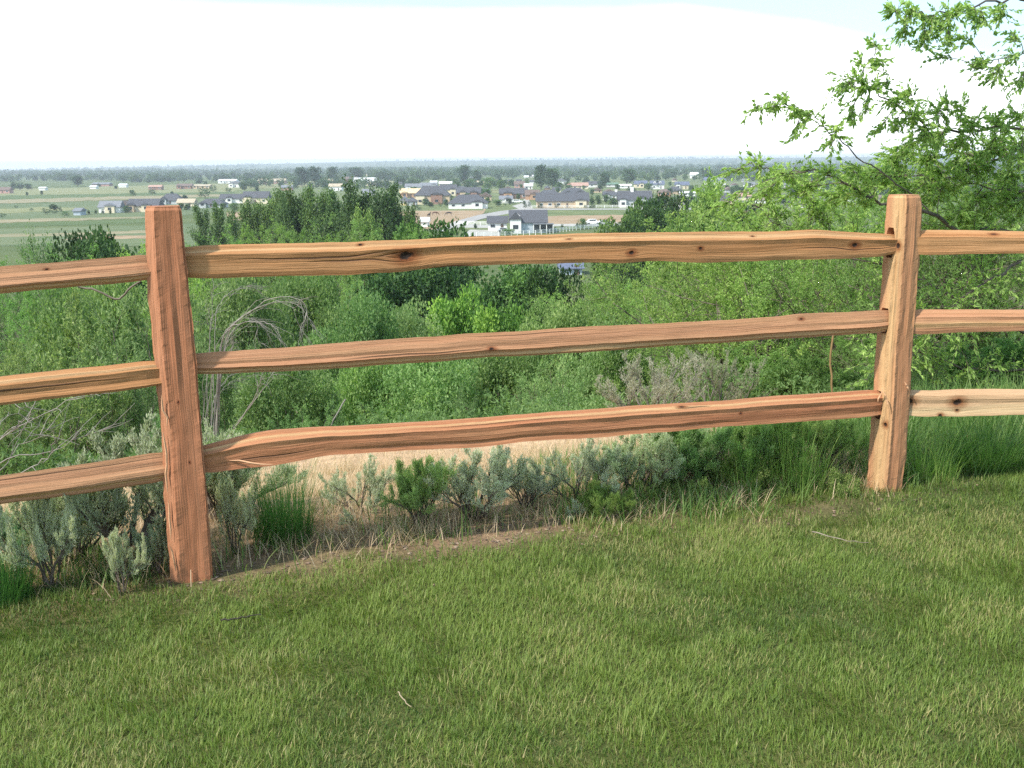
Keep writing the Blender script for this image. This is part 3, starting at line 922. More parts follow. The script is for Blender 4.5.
def post(outline, D, side, cham, rot, mat, seed, holes, label, bottom=-0.35):
    """outline: (py, xl, xr). Cross-section: chamfered square, wall to wall scaled to the outline"""
    zs, cs, ws = [], [], []
    for py, xl, xr in outline:
        a = at_depth(xl, py, D); b = at_depth(xr, py, D); c = (a + b) / 2
        zs.append(c[2]); cs.append(c[:2]); ws.append(np.linalg.norm(b - a))
    zs = np.array(zs)[::-1]; cs = np.array(cs)[::-1]; ws = np.array(ws)[::-1]
    ztop = zs[-1]
    n = 150
    z = np.concatenate([np.linspace(bottom, ztop - 0.012, n), [ztop - 0.004, ztop]])
    n = len(z)
    cx = np.interp(z, zs, cs[:, 0]); cy = np.interp(z, zs, cs[:, 1]); w = np.interp(z, zs, ws)
    s = side / 2; k = cham
    base = [(-s + k[0], -s), (s - k[1], -s), (s, -s + k[1]), (s, s - k[2]), (s - k[2], s), (-s + k[3], s), (-s, s - k[3]), (-s, -s + k[0])]
    q, vv = [], []; acc = 0; sub = 5; isc = []
    for e in range(8):
        A = np.array(base[e]); B = np.array(base[(e + 1) % 8]); L = np.linalg.norm(B - A)
        for j in range(sub): q.append(A + (B - A) * j / sub); vv.append(acc + L * j / sub); isc.append(j == 0)
        acc += L
    q = np.array(q); vv = np.array(vv); m = len(q)
    c, sn = math.cos(rot), math.sin(rot)
    q = q @ np.array([[c, sn], [-sn, c]])
    wid = q[:, 0].max() - q[:, 0].min()
    cam_dir = unit(np.array([cs[0][0], cs[0][1]])); perp = np.array([cam_dir[1], -cam_dir[0]])
    wid = (q @ perp).max() - (q @ perp).min()
    r = np.random.default_rng(seed)
    sc = (w / wid)[:, None]
    sc = sc * np.where(z > ztop - 0.006, 0.93, 1.0)[:, None]
    gro = np.zeros((n, m))
    for j in range(m):
        gro[:, j] = 0.0016 * n1d(z * (5 + 3 * r.uniform()), seed + j) + 0.0014 * r.normal() + (0.0014 * n1d(z * 40, seed + 50 + j) if isc[j] else 0)
    dn = unit(q)
    VX = cx[:, None] + q[:, 0][None, :] * sc + gro * dn[:, 0]
    VY = cy[:, None] + q[:, 1][None, :] * sc + gro * dn[:, 1]
    V = np.stack([VX, VY, np.repeat(z[:, None], m, 1)], -1).reshape(-1, 3)
    i = np.arange(n - 1)[:, None]; j = np.arange(m)[None, :]
    F = np.stack([i * m + j, i * m + (j + 1) % m, (i + 1) * m + (j + 1) % m, (i + 1) * m + j], -1).reshape(-1, 4)
    caps = np.array([[kk for kk in range(m)][::-1], [(n - 1) * m + kk for kk in range(m)]])
    vn = np.append(vv[1:], acc)
    I, J = np.meshgrid(np.arange(n - 1), np.arange(m), indexing='ij')
    uvq = np.stack([np.stack([z[I], z[I], z[I + 1], z[I + 1]], -1), np.stack([vv[J], vn[J], vn[J], vv[J]], -1), np.zeros(I.shape + (4,))], -1).reshape(-1, 3)
    uvc = np.stack([np.concatenate([q[::-1, 0], q[:, 0]]), np.concatenate([q[::-1, 1], q[:, 1]]), np.zeros(2 * m)], 1)
    me = mesh_np('post', V, [F, caps], mat, uv=np.concatenate([uvq, uvc]))
    o = link('post', me, fence)
    o.matrix_parent_inverse = Matrix.Translation((-FP[0], -FP[1], 0))
    # mortises
    cutters = []
    for (hz, hh, hw, cxy, direction) in holes:
        bm_ = bpy.data.meshes.new('cut')
        import bmesh
        b = bmesh.new()
        bmesh.ops.create_cone(b, cap_ends=True, segments=20, radius1=0.5, radius2=0.5, depth=1.0)
        bmesh.ops.rotate(b, verts=b.verts, matrix=Matrix.Rotation(math.pi / 2, 3, 'X'))
        bmesh.ops.scale(b, vec=(hw, 0.4, hh), verts=b.verts)
        for v_ in b.verts:     # squarish hole with round ends
            v_.co.z = math.copysign(min(abs(v_.co.z) * 1.25, hh / 2), v_.co.z)
        b.to_mesh(bm_); b.free()
        co = bpy.data.objects.new('cut', bm_); col.objects.link(co)
        a = math.atan2(direction[1], direction[0]) - math.pi / 2
        co.location = (cxy[0], cxy[1], hz); co.rotation_euler = (0, 0, a)
        cutters.append(co)
        mo = o.modifiers.new('b', 'BOOLEAN'); mo.object = co; mo.operation = 'DIFFERENCE'; mo.solver = 'EXACT'
    if cutters:
        bpy.context.view_layer.update()
        dg = bpy.context.evaluated_depsgraph_get()
        new = bpy.data.meshes.new_from_object(o.evaluated_get(dg))
        o.modifiers.clear()
        if len(new.polygons) > 100: o.data = new
        for co in cutters: bpy.data.objects.remove(co)
    if label: o['label'] = label
    return o


fa = math.atan2(mt[1], mt[0])
def zmid(outl, i, P):
    px, a, b = outl[i]; return (at_depth(px, a, P[1])[2] + at_depth(px, b, P[1])[2]) / 2


POST_L = [(206, 146.5, 180), (213, 146.5, 180.5), (230, 147, 181.5), (280, 149, 187), (360, 155.5, 194.8), (430, 162.5, 200.5), (490, 165.5, 205.5), (577, 172.5, 211.5)]
POST_R = [(194.5, 888.5, 919), (205, 887.5, 920), (255, 884.5, 917), (305, 880.5, 913.5), (345, 877, 910), (384, 874.5, 908.6), (450, 870, 904), (493, 867, 899)]
vL = 0.0
hl = [(zmid(TOP, 0, Lp) - 0.005, 0.135, 0.06, Lp, mt), (zmid(MID, 0, Lp), 0.115, 0.06, Lp, mt), (zmid(BOT, 0, Lp), 0.125, 0.06, Lp, mt)]
post(POST_L, Lp[1], 0.125, (0.032, 0.006, 0.01, 0.01), fa, wood_mat('cedar_left_post', (0.385, 0.160, 0.080), (0.420, 0.200, 0.110), 10, [(0.62, 0.03, 0.003), (0.42, 0.05, 0.003)], (0.443, 0.035)), 71, hl, 'reddish post with a pale chamfered left edge')  # pale band paints the light catching the left chamfer
hr = [(zmid(TOP, -1, Rp) + 0.006, 0.118, 0.055, Rp, mt), (zmid(MID, -1, Rp), 0.102, 0.055, Rp, mt), (zmid(BOT, -1, Rp) - 0.008, 0.118, 0.055, Rp, mt)]
post(POST_R, Rp[1], 0.105, (0.024, 0.012, 0.01, 0.018), fa, wood_mat('cedar_right_post', (0.42, 0.205, 0.105), (0.52, 0.335, 0.17), 11, [(1.02, 0.36, 0.01), (0.30, 0.36, 0.008)], (0.345, 0.06)), 72, hr, 'sunlit post with rough chipped left face')  # pale band paints sunlight into the colour of the left face
# outer posts just outside the picture carry the far rail ends
for Pn, nm in ((LL, 12), (RR, 13)):
    o_ = []
    for z_ in (1.22, 0.8, 0.4, 0.0):
        px_, py_ = proj(np.array([Pn[0], Pn[1], z_])); wpx = 0.13 / Pn[1] * FPX / 2 * (1.0)
        o_.append((float(py_), float(px_) - wpx, float(px_) + wpx))
    if Pn[1] > 1.0:
        post(o_, Pn[1], 0.12, (0.02, 0.02, 0.02, 0.02), fa, wood_mat('cedar_outer_post', RED, PINK, nm), 80 + nm, [], None)


# splinters torn from the split edges
def splinters():
    r = np.random.default_rng(3)
    specs = [(161, 395, 167, 425, 3.05), (163, 432, 168, 475, 3.05), (166, 455, 168, 492, 3.05), (168, 500, 172, 540, 3.05), (883, 388, 877, 402, 3.90), (884, 392, 889, 408, 3.88), (905, 382, 909, 390, 3.90), (228, 461, 272, 464, 3.13), (170, 545, 176, 572, 3.05)]
    br = []
    for x0, y0, x1, y1, D in specs:
        a = at_depth(x0, y0, D); b = at_depth(x1, y1, D)
        k = 5
        pts = np.array([a + (b - a) * t + r.normal(size=3) * 0.0018 for t in np.linspace(0, 1, k)])
        br.append((pts, np.array([0.0008, 0.003, 0.0036, 0.003, 0.0008]), 4))
    sm = plain_mat('splinter_wood', (0.52, 0.30, 0.17), 0.8)
    for b_ in br:
        V, F = tubes([b_])
        o = link('splinter', mesh_np('splinter', V, F, sm), fence)
        o.matrix_parent_inverse = Matrix.Translation((-FP[0], -FP[1], 0))


splinters()

# ------------------------------------------------------------------ near plants
SAGE = [proto_sage('sagebrush', 101), proto_sage('sagebrush', 102, stems=9, lean=1.2), proto_sage('sagebrush', 103, h=0.8, stems=13, lean=0.7)]
SAGE_UP = proto_sage('sagebrush', 104, h=0.7, stems=7, lean=0.45, per=44)
SAGE_DEAD = proto_sage('sagebrush', 105, h=0.9, stems=12, lean=1.1, per=14, woodmat=MAT_DEADWOOD)
RABB = [proto_sage('rabbitbrush', 106, h=0.8, stems=15, mat=MAT_RABBIT, lean=0.8, L=0.034, W_=0.006), proto_sage('rabbitbrush', 107, h=0.8, stems=13, mat=MAT_RABBIT, lean=1.1, L=0.034, W_=0.006)]
CL = [proto_clump('bunch_grass', 111, 0.55, 900, 0.26, MAT_TALL, 0.0045, 0.75, (0.22, 0.22)), proto_clump('bunch_grass', 112, 0.6, 380, 0.30, MAT_TALL, 0.007, 0.8, (0.45, 0.2))]
WEED = proto_bush('leafy_weed', 113, h=0.34, per=9, L=0.030, W_=0.017)


def base_at(px, py): return ground_hit(px, py)


def near(p, px, pybase, pytop, wpx, label, cat, group=None, tint=(1, 1, 1), single=False, rz=None, dz=0.0):
    b = ground_hit(px, pybase)
    top = at_depth(px, pytop, b[1])
    hgt_ = top[2] - b[2]
    wm = wpx / FPX * math.hypot(b[1], 0.0) / 2
    sz = hgt_ / p.h; sxy = wm / p.rad * (1.22 if p.name == 'sagebrush' else 1.0)
    if p.name == 'sagebrush': sz *= 1.0
    loc = (b[0], b[1], float(hgt(b[0], b[1])) + dz)
    if single: return put_single(p, loc, sz, sxy, label, cat, group, tint=tint)
    return p.put(loc, sz, sxy, label, cat, group, rz=rz, tint=tint)


def near_d(p, px, pytop, D, wpx, label, cat, group=None, tint=(1, 1, 1)):
    t = at_depth(px, pytop, D); gz = float(hgt(t[0], t[1])); wm = wpx / FPX * D / 2
    return p.put((t[0], t[1], gz - 0.02), (t[2] - gz) / p.h, wm / p.rad, label, cat, group, tint=tint, wtint=(0.85, 0.82, 0.80))


GS = 'sagebrush plants beyond the fence'
near(SAGE_UP, 52, 590, 478, 78, 'silvery upright sagebrush at the left frame edge below the bottom rail', 'sagebrush', GS, (1.0, 1.05, 1.0))
near(SAGE[0], 128, 560, 428, 150, 'large dark woody sagebrush directly left of the left post', 'sagebrush', GS, (0.72, 0.78, 0.74))
near(SAGE_UP, 122, 594, 528, 44, 'small pale sagebrush sprig in front of the big woody one, left of the left post', 'sagebrush', GS, (1, 1.05, 0.95))
near(SAGE[2], 18, 560, 500, 60, 'dark green low sagebrush in the left corner beyond the lawn', 'sagebrush', GS, (0.35, 0.62, 0.45))
near(SAGE_UP, 236, 552, 478, 46, 'small spiky silver sagebrush just right of the left post', 'sagebrush', GS, (1.08, 1.08, 1.0))
near(SAGE[2], 222, 520, 418, 120, 'tall grey green sagebrush behind the bottom rail beside the left post', 'sagebrush', GS, (0.85, 0.92, 0.85))
near(SAGE[1], 366, 514, 457, 74, 'round blue grey sagebrush on the tan trail right of the dark bunch grass', 'sagebrush', GS, (0.95, 1.0, 0.98))
near(RABB[0], 420, 524, 456, 84, 'loose green brush with straw stems between two grey sagebrushes', 'brush', None, (1.8, 1.6, 1.6))
near(SAGE[0], 474, 518, 447, 92, 'blue grey sagebrush with brown lower twigs below the middle of the bottom rail', 'sagebrush', GS, (1.0, 1.05, 1.05))
near(SAGE[2], 526, 508, 458, 56, 'low sagebrush in front of the tan patch left of the bare trunked one', 'sagebrush', GS, (0.9, 0.95, 0.95))
near(SAGE[1], 584, 504, 436, 100, 'sagebrush on a forked bare dark trunk below the bottom rail', 'sagebrush', GS, (0.88, 0.95, 0.92))
near(SAGE[0], 632, 494, 432, 84, 'dusty green sagebrush right of the forked trunk', 'sagebrush', GS, (0.78, 0.90, 0.72))
near(RABB[1], 706, 480, 408, 130, 'dense dark green brush under the right half of the bottom rail', 'brush', None, (1.25, 1.3, 1.25))
near(RABB[0], 770, 482, 404, 90, 'bushy bright green brush left of the right post', 'brush', None, (1.5, 1.5, 1.2))
near(RABB[0], 822, 470, 404, 80, 'fine leaved green brush close to the right post', 'brush', None, (1.6, 1.5, 1.3))
near(RABB[1], 610, 520, 482, 60, 'small green sprig in front of the dusty sagebrush', 'brush', None, (1.2, 1.1, 0.8))
near_d(SAGE_DEAD, 655, 350, 8.0, 120, 'pale grey half dead sagebrush between the middle and bottom rails', 'sagebrush', GS, (0.72, 0.70, 0.72))
near_d(SAGE_DEAD, 716, 345, 8.4, 90, 'second pale grey sagebrush, darker twigs, right of the half dead one', 'sagebrush', GS, (0.62, 0.62, 0.60))
near(SAGE[0], 190, 452, 410, 90, 'sagebrush tips above the bottom rail beside the left post', 'sagebrush', GS, (0.9, 1.0, 0.9))
near(SAGE[1], 120, 470, 438, 70, 'pale sagebrush tips above the left bottom rail', 'sagebrush', GS, (1.0, 1.08, 1.0))
near(SAGE[1], 840, 412, 388, 60, 'thin silvery sagebrush tips above the bottom rail beside the right post', 'sagebrush', GS, (1.0, 1.08, 1.0))
near(SAGE[0], 72, 566, 470, 90, 'grey green sagebrush between the left edge plant and the big woody one', 'sagebrush', GS, (0.8, 0.88, 0.8))
near(SAGE_UP, 158, 575, 520, 44, 'sagebrush sprig touching the left side of the left post foot', 'sagebrush', GS, (0.75, 0.85, 0.75))
near(SAGE[1], 340, 505, 478, 40, 'small sagebrush at the left end of the tan trail', 'sagebrush', GS, (0.9, 0.95, 0.9))
near(SAGE[0], 676, 484, 426, 70, 'grey green sagebrush between the dusty one and the dark brush', 'sagebrush', GS, (0.75, 0.90, 0.70))
near(CL[0], 284, 540, 466, 96, 'dark green bunch grass tuft right of the left post', 'grass tuft', None, single=True, tint=(0.75, 0.9, 0.9))
near(CL[0], 985, 468, 418, 105, 'big lush grass tuft under the pale knotty rail at the right edge', 'grass tuft', None, single=True, tint=(1.35, 1.3, 1.2))
near(CL[1], 930, 478, 425, 80, 'lighter grass tuft just right of the right post', 'grass tuft', None, single=True, tint=(1.8, 1.6, 1.5))
near(CL[1], 795, 490, 414, 90, 'tall thin light green grass tuft left of the right post', 'grass tuft', None, single=True, tint=(1.8, 1.6, 1.5))
near(CL[1], 745, 492, 440, 70, 'short grass tuft below the dark green brush', 'grass tuft', None, single=True, tint=(1.35, 1.3, 1.2))
near(CL[0], 8, 602, 540, 80, 'dark grass tuft at the left frame edge', 'grass tuft', None, single=True, tint=(0.7, 0.9, 1.0))
for px, py, s, lb in ((668, 497, 36, 'yellow green leafy weed left of the dark brush'), (700, 500, 30, 'small leafy weed beneath the dark green brush'), (640, 503, 26, 'tiny bright weed at the edge of the lawn below the sagebrush'),
                      (765, 497, 34, 'light leafy weed at the foot of the thin grass tuft'), (842, 494, 30, 'leafy weed at the foot of the right post'), (722, 486, 40, 'leafy weed against the dark green brush'), (790, 484, 36, 'pale leafy weed right of the thin grass tuft'), (600, 506, 30, 'leafy weed beside the forked bare trunk')):
    near(WEED, px, py, py - s * 0.75, s, lb, 'weed', 'leafy weeds at the lawn edge', (1.05, 0.95, 0.95))


def tube_obj(name, specs, mat, label, cat, parent=None, tint=(1, 1, 1)):
    V, F = tubes(specs)
    o = link(name, mesh_np(name, V, F, mat, smooth=True), parent)
    o.color = (*tint, 1)
    if label: setp(o, label, cat)
    return o


def curve_pts(pp, D0, D1, n=14, jit=0.004, seed=0):
    """smooth 3-D curve through pixel marks, at depths running D0 to D1"""
    r = np.random.default_rng(seed)
    K = len(pp); ds = np.linspace(D0, D1, K)
    A = np.array([at_depth(px, py, d) for (px, py), d in zip(pp, ds)])
    t = np.linspace(0, K - 1, n)
    out = []
    for x in t:
        i = min(int(x), K - 2); f = x - i
        p0 = A[max(i - 1, 0)]; p1 = A[i]; p2 = A[i + 1]; p3 = A[min(i + 2, K - 1)]
        out.append(0.5 * ((2 * p1) + (-p0 + p2) * f + (2 * p0 - 5 * p1 + 4 * p2 - p3) * f * f + (-p0 + 3 * p1 - 3 * p2 + p3) * f ** 3))
    return np.array(out) + r.normal(size=(n, 3)) * jit


# bare arching dead shrub behind the middle rail, right of the left post
def dead_shrub():
    r = np.random.default_rng(9)
    root = (222, 470)
    stems = [
        [(215, 440), (222, 350), (232, 325), (262, 306), (290, 303), (308, 316), (314, 332)],
        [(215, 440), (224, 352), (240, 325), (258, 321), (266, 330), (269, 345)],
        [(214, 440), (221, 345), (236, 325), (262, 322), (275, 328), (281, 338)],
        [(216, 440), (224, 340), (250, 312), (272, 299), (297, 298), (306, 307), (305, 320), (300, 331)],
        [(222, 445), (250, 405), (258, 388), (262, 372)],
        [(205, 440), (209, 350), (212, 320), (213, 285)],
        [(206, 440), (212, 380), (230, 350), (233, 335)],
        [(225, 440), (262, 390), (275, 370), (292, 352)],
        [(210, 440), (214, 400), (228, 378), (240, 372)],
        [(214, 440), (215, 330), (222, 300), (245, 286), (262, 288)],
    ]
    stems = stems + [[(x + r.normal() * 5, y + r.normal() * 5) for x, y in s_] for s_ in stems for _ in range(1)]
    br = []
    for k, s in enumerate(stems):
        D = 7.4 + r.uniform(-0.5, 0.5)
        pts = curve_pts(s, 7.4, D, 22, 0.004, k)
        br.append((pts, np.linspace(0.0050 if k < 5 else (0.0034 if k < 10 else 0.0020), 0.0008, 22), 5))
        for q in range(9):      # fine side twigs hanging from the arch
            i = r.integers(10, 21)
            a = pts[i]; d = unit(pts[min(i + 1, 21)] - pts[i - 1] + r.normal(size=3) * 0.02)
            L = r.uniform(0.06, 0.24)
            tp = np.array([a + d * L * t + np.array([r.normal() * 0.02 * t, 0, -0.35 * L * t * t]) for t in np.linspace(0, 1, 5)])
            br.append((tp, np.linspace(0.0018, 0.0007, 5), 3))
    tube_obj('dead_shrub', br, MAT_DEADWOOD, 'bare dead shrub with grey twigs arching over behind the middle rail', 'dead shrub')
    stems = [[(-60, 500), (0, 462), (45, 452), (95, 432), (135, 404)], [(-60, 505), (-5, 475), (20, 445), (58, 425)], [(-50, 490), (10, 430), (30, 418)],
             [(-60, 500), (30, 470), (52, 448), (60, 430)], [(-60, 505), (0, 440), (70, 402), (95, 392)], [(-40, 480), (-10, 440), (5, 420), (28, 404)]]
    br = []
    for k, s in enumerate(stems):
        pts = curve_pts(s, 5.6, 5.6 + r.uniform(-0.3, 0.5), 18, 0.008, 40 + k)
        br.append((pts, np.linspace(0.0045, 0.0011, 18), 5))
        for q in range(8):
            i = r.integers(6, 17); a = pts[i]; d = unit(pts[i + 1] - pts[i - 1] + r.normal(size=3) * 0.05); L = r.uniform(0.08, 0.3)
            tp = np.array([a + d * L * t + r.normal(size=3) * 0.01 * t for t in np.linspace(0, 1, 5)])
            br.append((tp, np.linspace(0.003, 0.001, 5), 3))
    tube_obj('dead_shrub', br, MAT_DEADWOOD, 'grey bare branches reaching in from the left edge above the left bottom rail', 'dead shrub')
    # dark crooked twig hanging under the top left rail
    p = [curve_pts([(78, 287), (96, 290), (118, 299), (128, 290), (141, 281)], 3.3, 3.3, 16, 0.001, 77)]
    tube_obj('thin_branch', [(p[0], np.full(16, 0.0035), 5)], MAT_BARK, 'thin dark crooked branch hanging below the top left rail', 'branch')
    # dry stalks
    p1 = curve_pts([(833, 400), (831, 370), (833, 335)], 5.2, 5.2, 8, 0.003, 5)
    tube_obj('dry_stalk', [(p1, np.full(8, 0.006), 5)], plain_mat('dry_stalk', (0.22, 0.14, 0.06), 0.8), 'upright brown dry stalk between the rails left of the right post', 'stalk')
    p1 = curve_pts([(331, 425), (338, 412), (345, 400)], 9, 9, 6, 0.003, 6)
    tube_obj('bare_stick', [(p1, np.full(6, 0.007), 5)], MAT_DEADWOOD, 'short pale bare stick poking out of the thicket above the bottom rail', 'stick')
    # sticks lying on the lawn
    for pp, nm, lb, tint, rad in (([(812, 540), (832, 546), (850, 550), (868, 551)], 'fallen_stick', 'thin pale stick lying on the lawn in front of the right post', (0.95, 0.85, 0.75), 0.0022),
                        ([(222, 630), (240, 628), (262, 624)], 'fallen_stick', 'short dark twig lying on the lawn right of the left post', (0.2, 0.17, 0.14), 0.003),
                        ([(398, 703), (404, 712), (411, 719)], 'fallen_stick', 'tiny straw coloured stick on the lawn at the bottom of the view', (1.3, 1.1, 0.8), 0.002)):
        P = []
        for a in pp:
            g = ground_hit(*a); P.append([g[0], g[1], g[2] + 0.033])
        P = np.array(P); t = np.linspace(0, len(P) - 1, 12)
        Q = np.stack([np.interp(t, np.arange(len(P)), P[:, k]) for k in range(3)], 1) + r.normal(size=(12, 3)) * 0.0012
        tube_obj(nm, [(Q, np.linspace(rad, rad * 0.5, 12), 5)], MAT_DEADWOOD, lb, 'stick', tint=tint)


dead_shrub()

# ------------------------------------------------------------------ the elm reaching in from the right
def big_elm():
    g = Grow(55); r = g.r
    # trunk stands right of the frame; limbs reach left over the fence
    Dt = 7.6
    base = np.array([5.4, Dt, float(hgt(5.4, Dt))])
    limbs = [  # pixel path from the trunk outwards, start depth, end depth, radius
        ([(1225, 330), (1130, 290), (1024, 236), (965, 232), (925, 208), (880, 203), (850, 186), (820, 172), (780, 172), (750, 165)], 7.6, 6.4, 0.034),
        ([(1225, 250), (1120, 190), (1050, 135), (1000, 128), (960, 130), (925, 122), (900, 110), (880, 95), (862, 80), (872, 55)], 7.6, 6.3, 0.022),
        ([(925, 208), (890, 180), (862, 160), (845, 145), (826, 130), (812, 120), (795, 108), (775, 104), (760, 106)], 6.8, 6.2, 0.008),
        ([(1225, 140), (1120, 50), (1040, 4), (990, 2), (960, 12), (925, 16), (892, 10)], 7.6, 6.3, 0.020),
        ([(1225, 200), (1120, 110), (1060, 60), (1020, 56), (995, 62), (978, 72)], 7.6, 6.6, 0.013),
        ([(1225, 380), (1140, 340), (1050, 262), (1000, 276), (960, 300), (930, 330), (870, 350)], 7.6, 6.8, 0.03),
        ([(1225, 330), (1130, 250), (1060, 200), (1000, 190), (950, 180), (900, 175)], 7.7, 7.4, 0.02),
        ([(1225, 300), (1100, 200), (1040, 150), (990, 160), (940, 145), (905, 150)], 7.8, 7.2, 0.02),
        ([(1225, 420), (1120, 380), (1020, 330), (960, 300), (900, 270), (840, 255), (790, 235), (760, 210)], 7.8, 7.6, 0.03),
        ([(1225, 420), (1140, 390), (1060, 370), (980, 370), (930, 355), (880, 330)], 7.6, 7.4, 0.03),
    ]
    # leafy sprays: centre, half width, half height in the view, twigs, depth
    sprays = [(758, 106, 5, 5, 2, 6.2), (775, 106, 10, 7, 5, 6.2), (787, 98, 10, 7, 4, 6.25), (797, 112, 13, 9, 7, 6.2), (808, 118, 8, 10, 5, 6.3), (801, 132, 6, 7, 3, 6.3),
              (830, 148, 8, 5, 3, 6.4), (838, 130, 10, 9, 5, 6.5), (852, 118, 10, 9, 6, 6.5), (868, 112, 8, 6, 4, 6.5), (840, 92, 10, 7, 4, 6.4), (850, 82, 14, 8, 7, 6.4), (868, 85, 14, 9, 8, 6.4), (884, 64, 9, 9, 5, 6.4), (872, 44, 8, 6, 3, 6.4), (862, 62, 8, 8, 3, 6.4), (888, 82, 6, 6, 3, 6.4),
              (898, 103, 14, 10, 9, 6.6), (912, 96, 10, 10, 7, 6.6), (915, 118, 18, 14, 14, 6.7), (925, 135, 16, 12, 12, 6.8), (895, 130, 12, 10, 6, 6.7), (878, 135, 10, 6, 4, 6.7), (940, 110, 12, 12, 8, 6.8), (948, 98, 10, 6, 4, 6.9), (960, 106, 10, 10, 6, 6.9),
              (895, 12, 12, 8, 7, 6.4), (912, 10, 14, 9, 8, 6.4), (930, 20, 14, 9, 8, 6.5), (905, 38, 12, 7, 6, 6.5), (925, 45, 12, 8, 6, 6.5), (942, 30, 12, 9, 7, 6.6), (955, 15, 14, 10, 9, 6.6), (950, 45, 10, 7, 5, 6.6), (975, 10, 14, 9, 9, 6.8), (985, 25, 12, 8, 7, 6.8), (1005, 15, 14, 10, 9, 7), (936, 58, 8, 6, 3, 6.6), (1015, 38, 10, 7, 5, 7), (968, 38, 9, 6, 4, 6.8),
              (985, 62, 12, 8, 6, 6.7), (1000, 72, 14, 8, 7, 6.8), (1015, 58, 12, 8, 6, 6.9), (992, 82, 10, 5, 3, 6.8), (1020, 85, 8, 10, 5, 7),
              (975, 120, 14, 10, 9, 7.1), (995, 118, 14, 12, 10, 7.2), (1015, 112, 14, 12, 10, 7.2), (960, 145, 22, 12, 16, 7.2), (995, 148, 20, 14, 16, 7.3), (1020, 145, 14, 14, 11, 7.4), (930, 160, 20, 10, 14, 7.2), (975, 170, 24, 12, 18, 7.4), (1012, 175, 20, 14, 18, 7.5),
              (900, 165, 16, 10, 10, 7), (878, 172, 14, 8, 8, 6.9), (855, 172, 16, 8, 9, 6.7), (830, 172, 16, 8, 8, 6.6), (790, 172, 16, 9, 7, 6.5), (760, 166, 14, 10, 6, 6.4), (735, 172, 14, 8, 5, 6.4), (860, 190, 16, 8, 8, 6.9), (835, 196, 18, 9, 9, 7), (800, 192, 20, 9, 9, 7), (765, 195, 20, 10, 9, 7),
              (945, 190, 24, 12, 16, 7.4), (985, 200, 24, 12, 18, 7.5), (1015, 205, 18, 14, 14, 7.5), (920, 225, 20, 12, 10, 7.5), (960, 222, 22, 10, 12, 7.6)]
    for q in range(70):      # the mass of foliage over and behind the right post
        px_ = r.uniform(890, 1040); py_ = r.uniform(118, 235)
        if (px_ - 890) / 150 * 60 + (py_ - 118) < 35: continue
        sprays.append((px_, py_, 16, 10, 6, r.uniform(6.9, 8.2)))
    for q in range(36):
        sprays.append((r.uniform(720, 900), r.uniform(170, 235), 16, 9, 5, r.uniform(6.8, 8.0)))
    trunk_pts = np.array([base + [0, 0, -0.2], base + [0.05, 0, 1.2], base + [-0.02, 0.05, 2.4], base + [0.1, 0, 3.8], base + [0.25, 0.1, 5.6], base + [0.2, 0.2, 7.4]])
    g.wood.append((trunk_pts, np.array([0.17, 0.14, 0.12, 0.10, 0.06, 0.02]), 9))
    axes = []

    def twig(a, d, L):
        tw = [a]; dd = unit(d)
        for s in range(5):
            dd = unit(dd + r.normal(size=3) * 0.15 + np.array([0, 0, -0.04])); tw.append(tw[-1] + dd * L / 5)
        tw = np.array(tw)
        g.wood.append((tw, np.linspace(0.0022, 0.0007, 6), 3)); g.twigs.append(tw)
        return tw
    for k, (pp, D0, D1, rad) in enumerate(limbs):
        n = 30
        pts = curve_pts(pp, D0, D1, n, 0.010, 200 + k); rad *= 0.62
        if pp[0][0] > 1200:
            z = np.clip(pts[0][2] - 0.25, base[2] + 0.5, base[2] + 7.0)
            tp = np.array([np.interp(z, trunk_pts[:, 2], trunk_pts[:, i]) for i in range(3)])
            pts[0] = tp; pts[1] = (pts[1] + tp) / 2
        g.wood.append((pts, np.linspace(rad, max(rad * 0.10, 0.0015), n), 6)); axes.append(pts)
        lo = k in (5, 8, 9)      # lower limbs are leafy all along
        for q in range(46 if lo else 10):
            x = r.uniform(0.35, 1.0) * (n - 1); i = min(int(x), n - 2); a = pts[i] + (pts[i + 1] - pts[i]) * (x - i)
            t1 = twig(a, unit(pts[i + 1] - pts[i]) * 0.5 + unit(r.normal(size=3)), r.uniform(0.15, 0.5) if lo else r.uniform(0.06, 0.16))
            if lo:
                for s in range(4): twig(t1[r.integers(1, 5)], (t1[-1] - t1[0]) + unit(r.normal(size=3)) * 0.35, r.uniform(0.1, 0.25))
    A = np.concatenate(axes)
    for (px, py, hw, hh_, cnt, D) in sprays:
        c = at_depth(px, py, D)
        j = np.argmin(np.linalg.norm(A - c, axis=1) + 0.6 * np.clip(c[0] + 0.05 - A[:, 0], 0, 9)); a0 = A[j]
        if np.linalg.norm(c - a0) > 0.10:
            mid = (a0 + c) / 2 + np.array([0, 0, 0.04]) + r.normal(size=3) * 0.02
            t = np.linspace(0, 1, 7)[:, None]
            link_ = (1 - t) ** 2 * a0 + 2 * t * (1 - t) * mid + t * t * c
            g.wood.append((link_, np.linspace(0.0035, 0.0014, 7), 4)); stem = link_
        else: stem = np.array([a0, (a0 + c) / 2, c])
        for q in range(int(cnt * 2.4)):
            tgt = at_depth(px + r.uniform(-1, 1) * hw, py + r.uniform(-1, 1) * hh_, D + r.normal() * 0.16)
            a = stem[r.integers(len(stem) // 2, len(stem))]
            v = tgt - a; L = np.clip(np.linalg.norm(v) * 1.15, 0.06, 0.24)
            tw = twig(a, v + np.array([-0.03, 0, 0.01]), L)
    lv = g.leaves(10, 0.042, 0.017, 0.06, 0.22, 0.25, 1.1, 0.6)
    p = Proto('elm_tree', g.wood, lv, MAT_BARK, MAT_ELM)
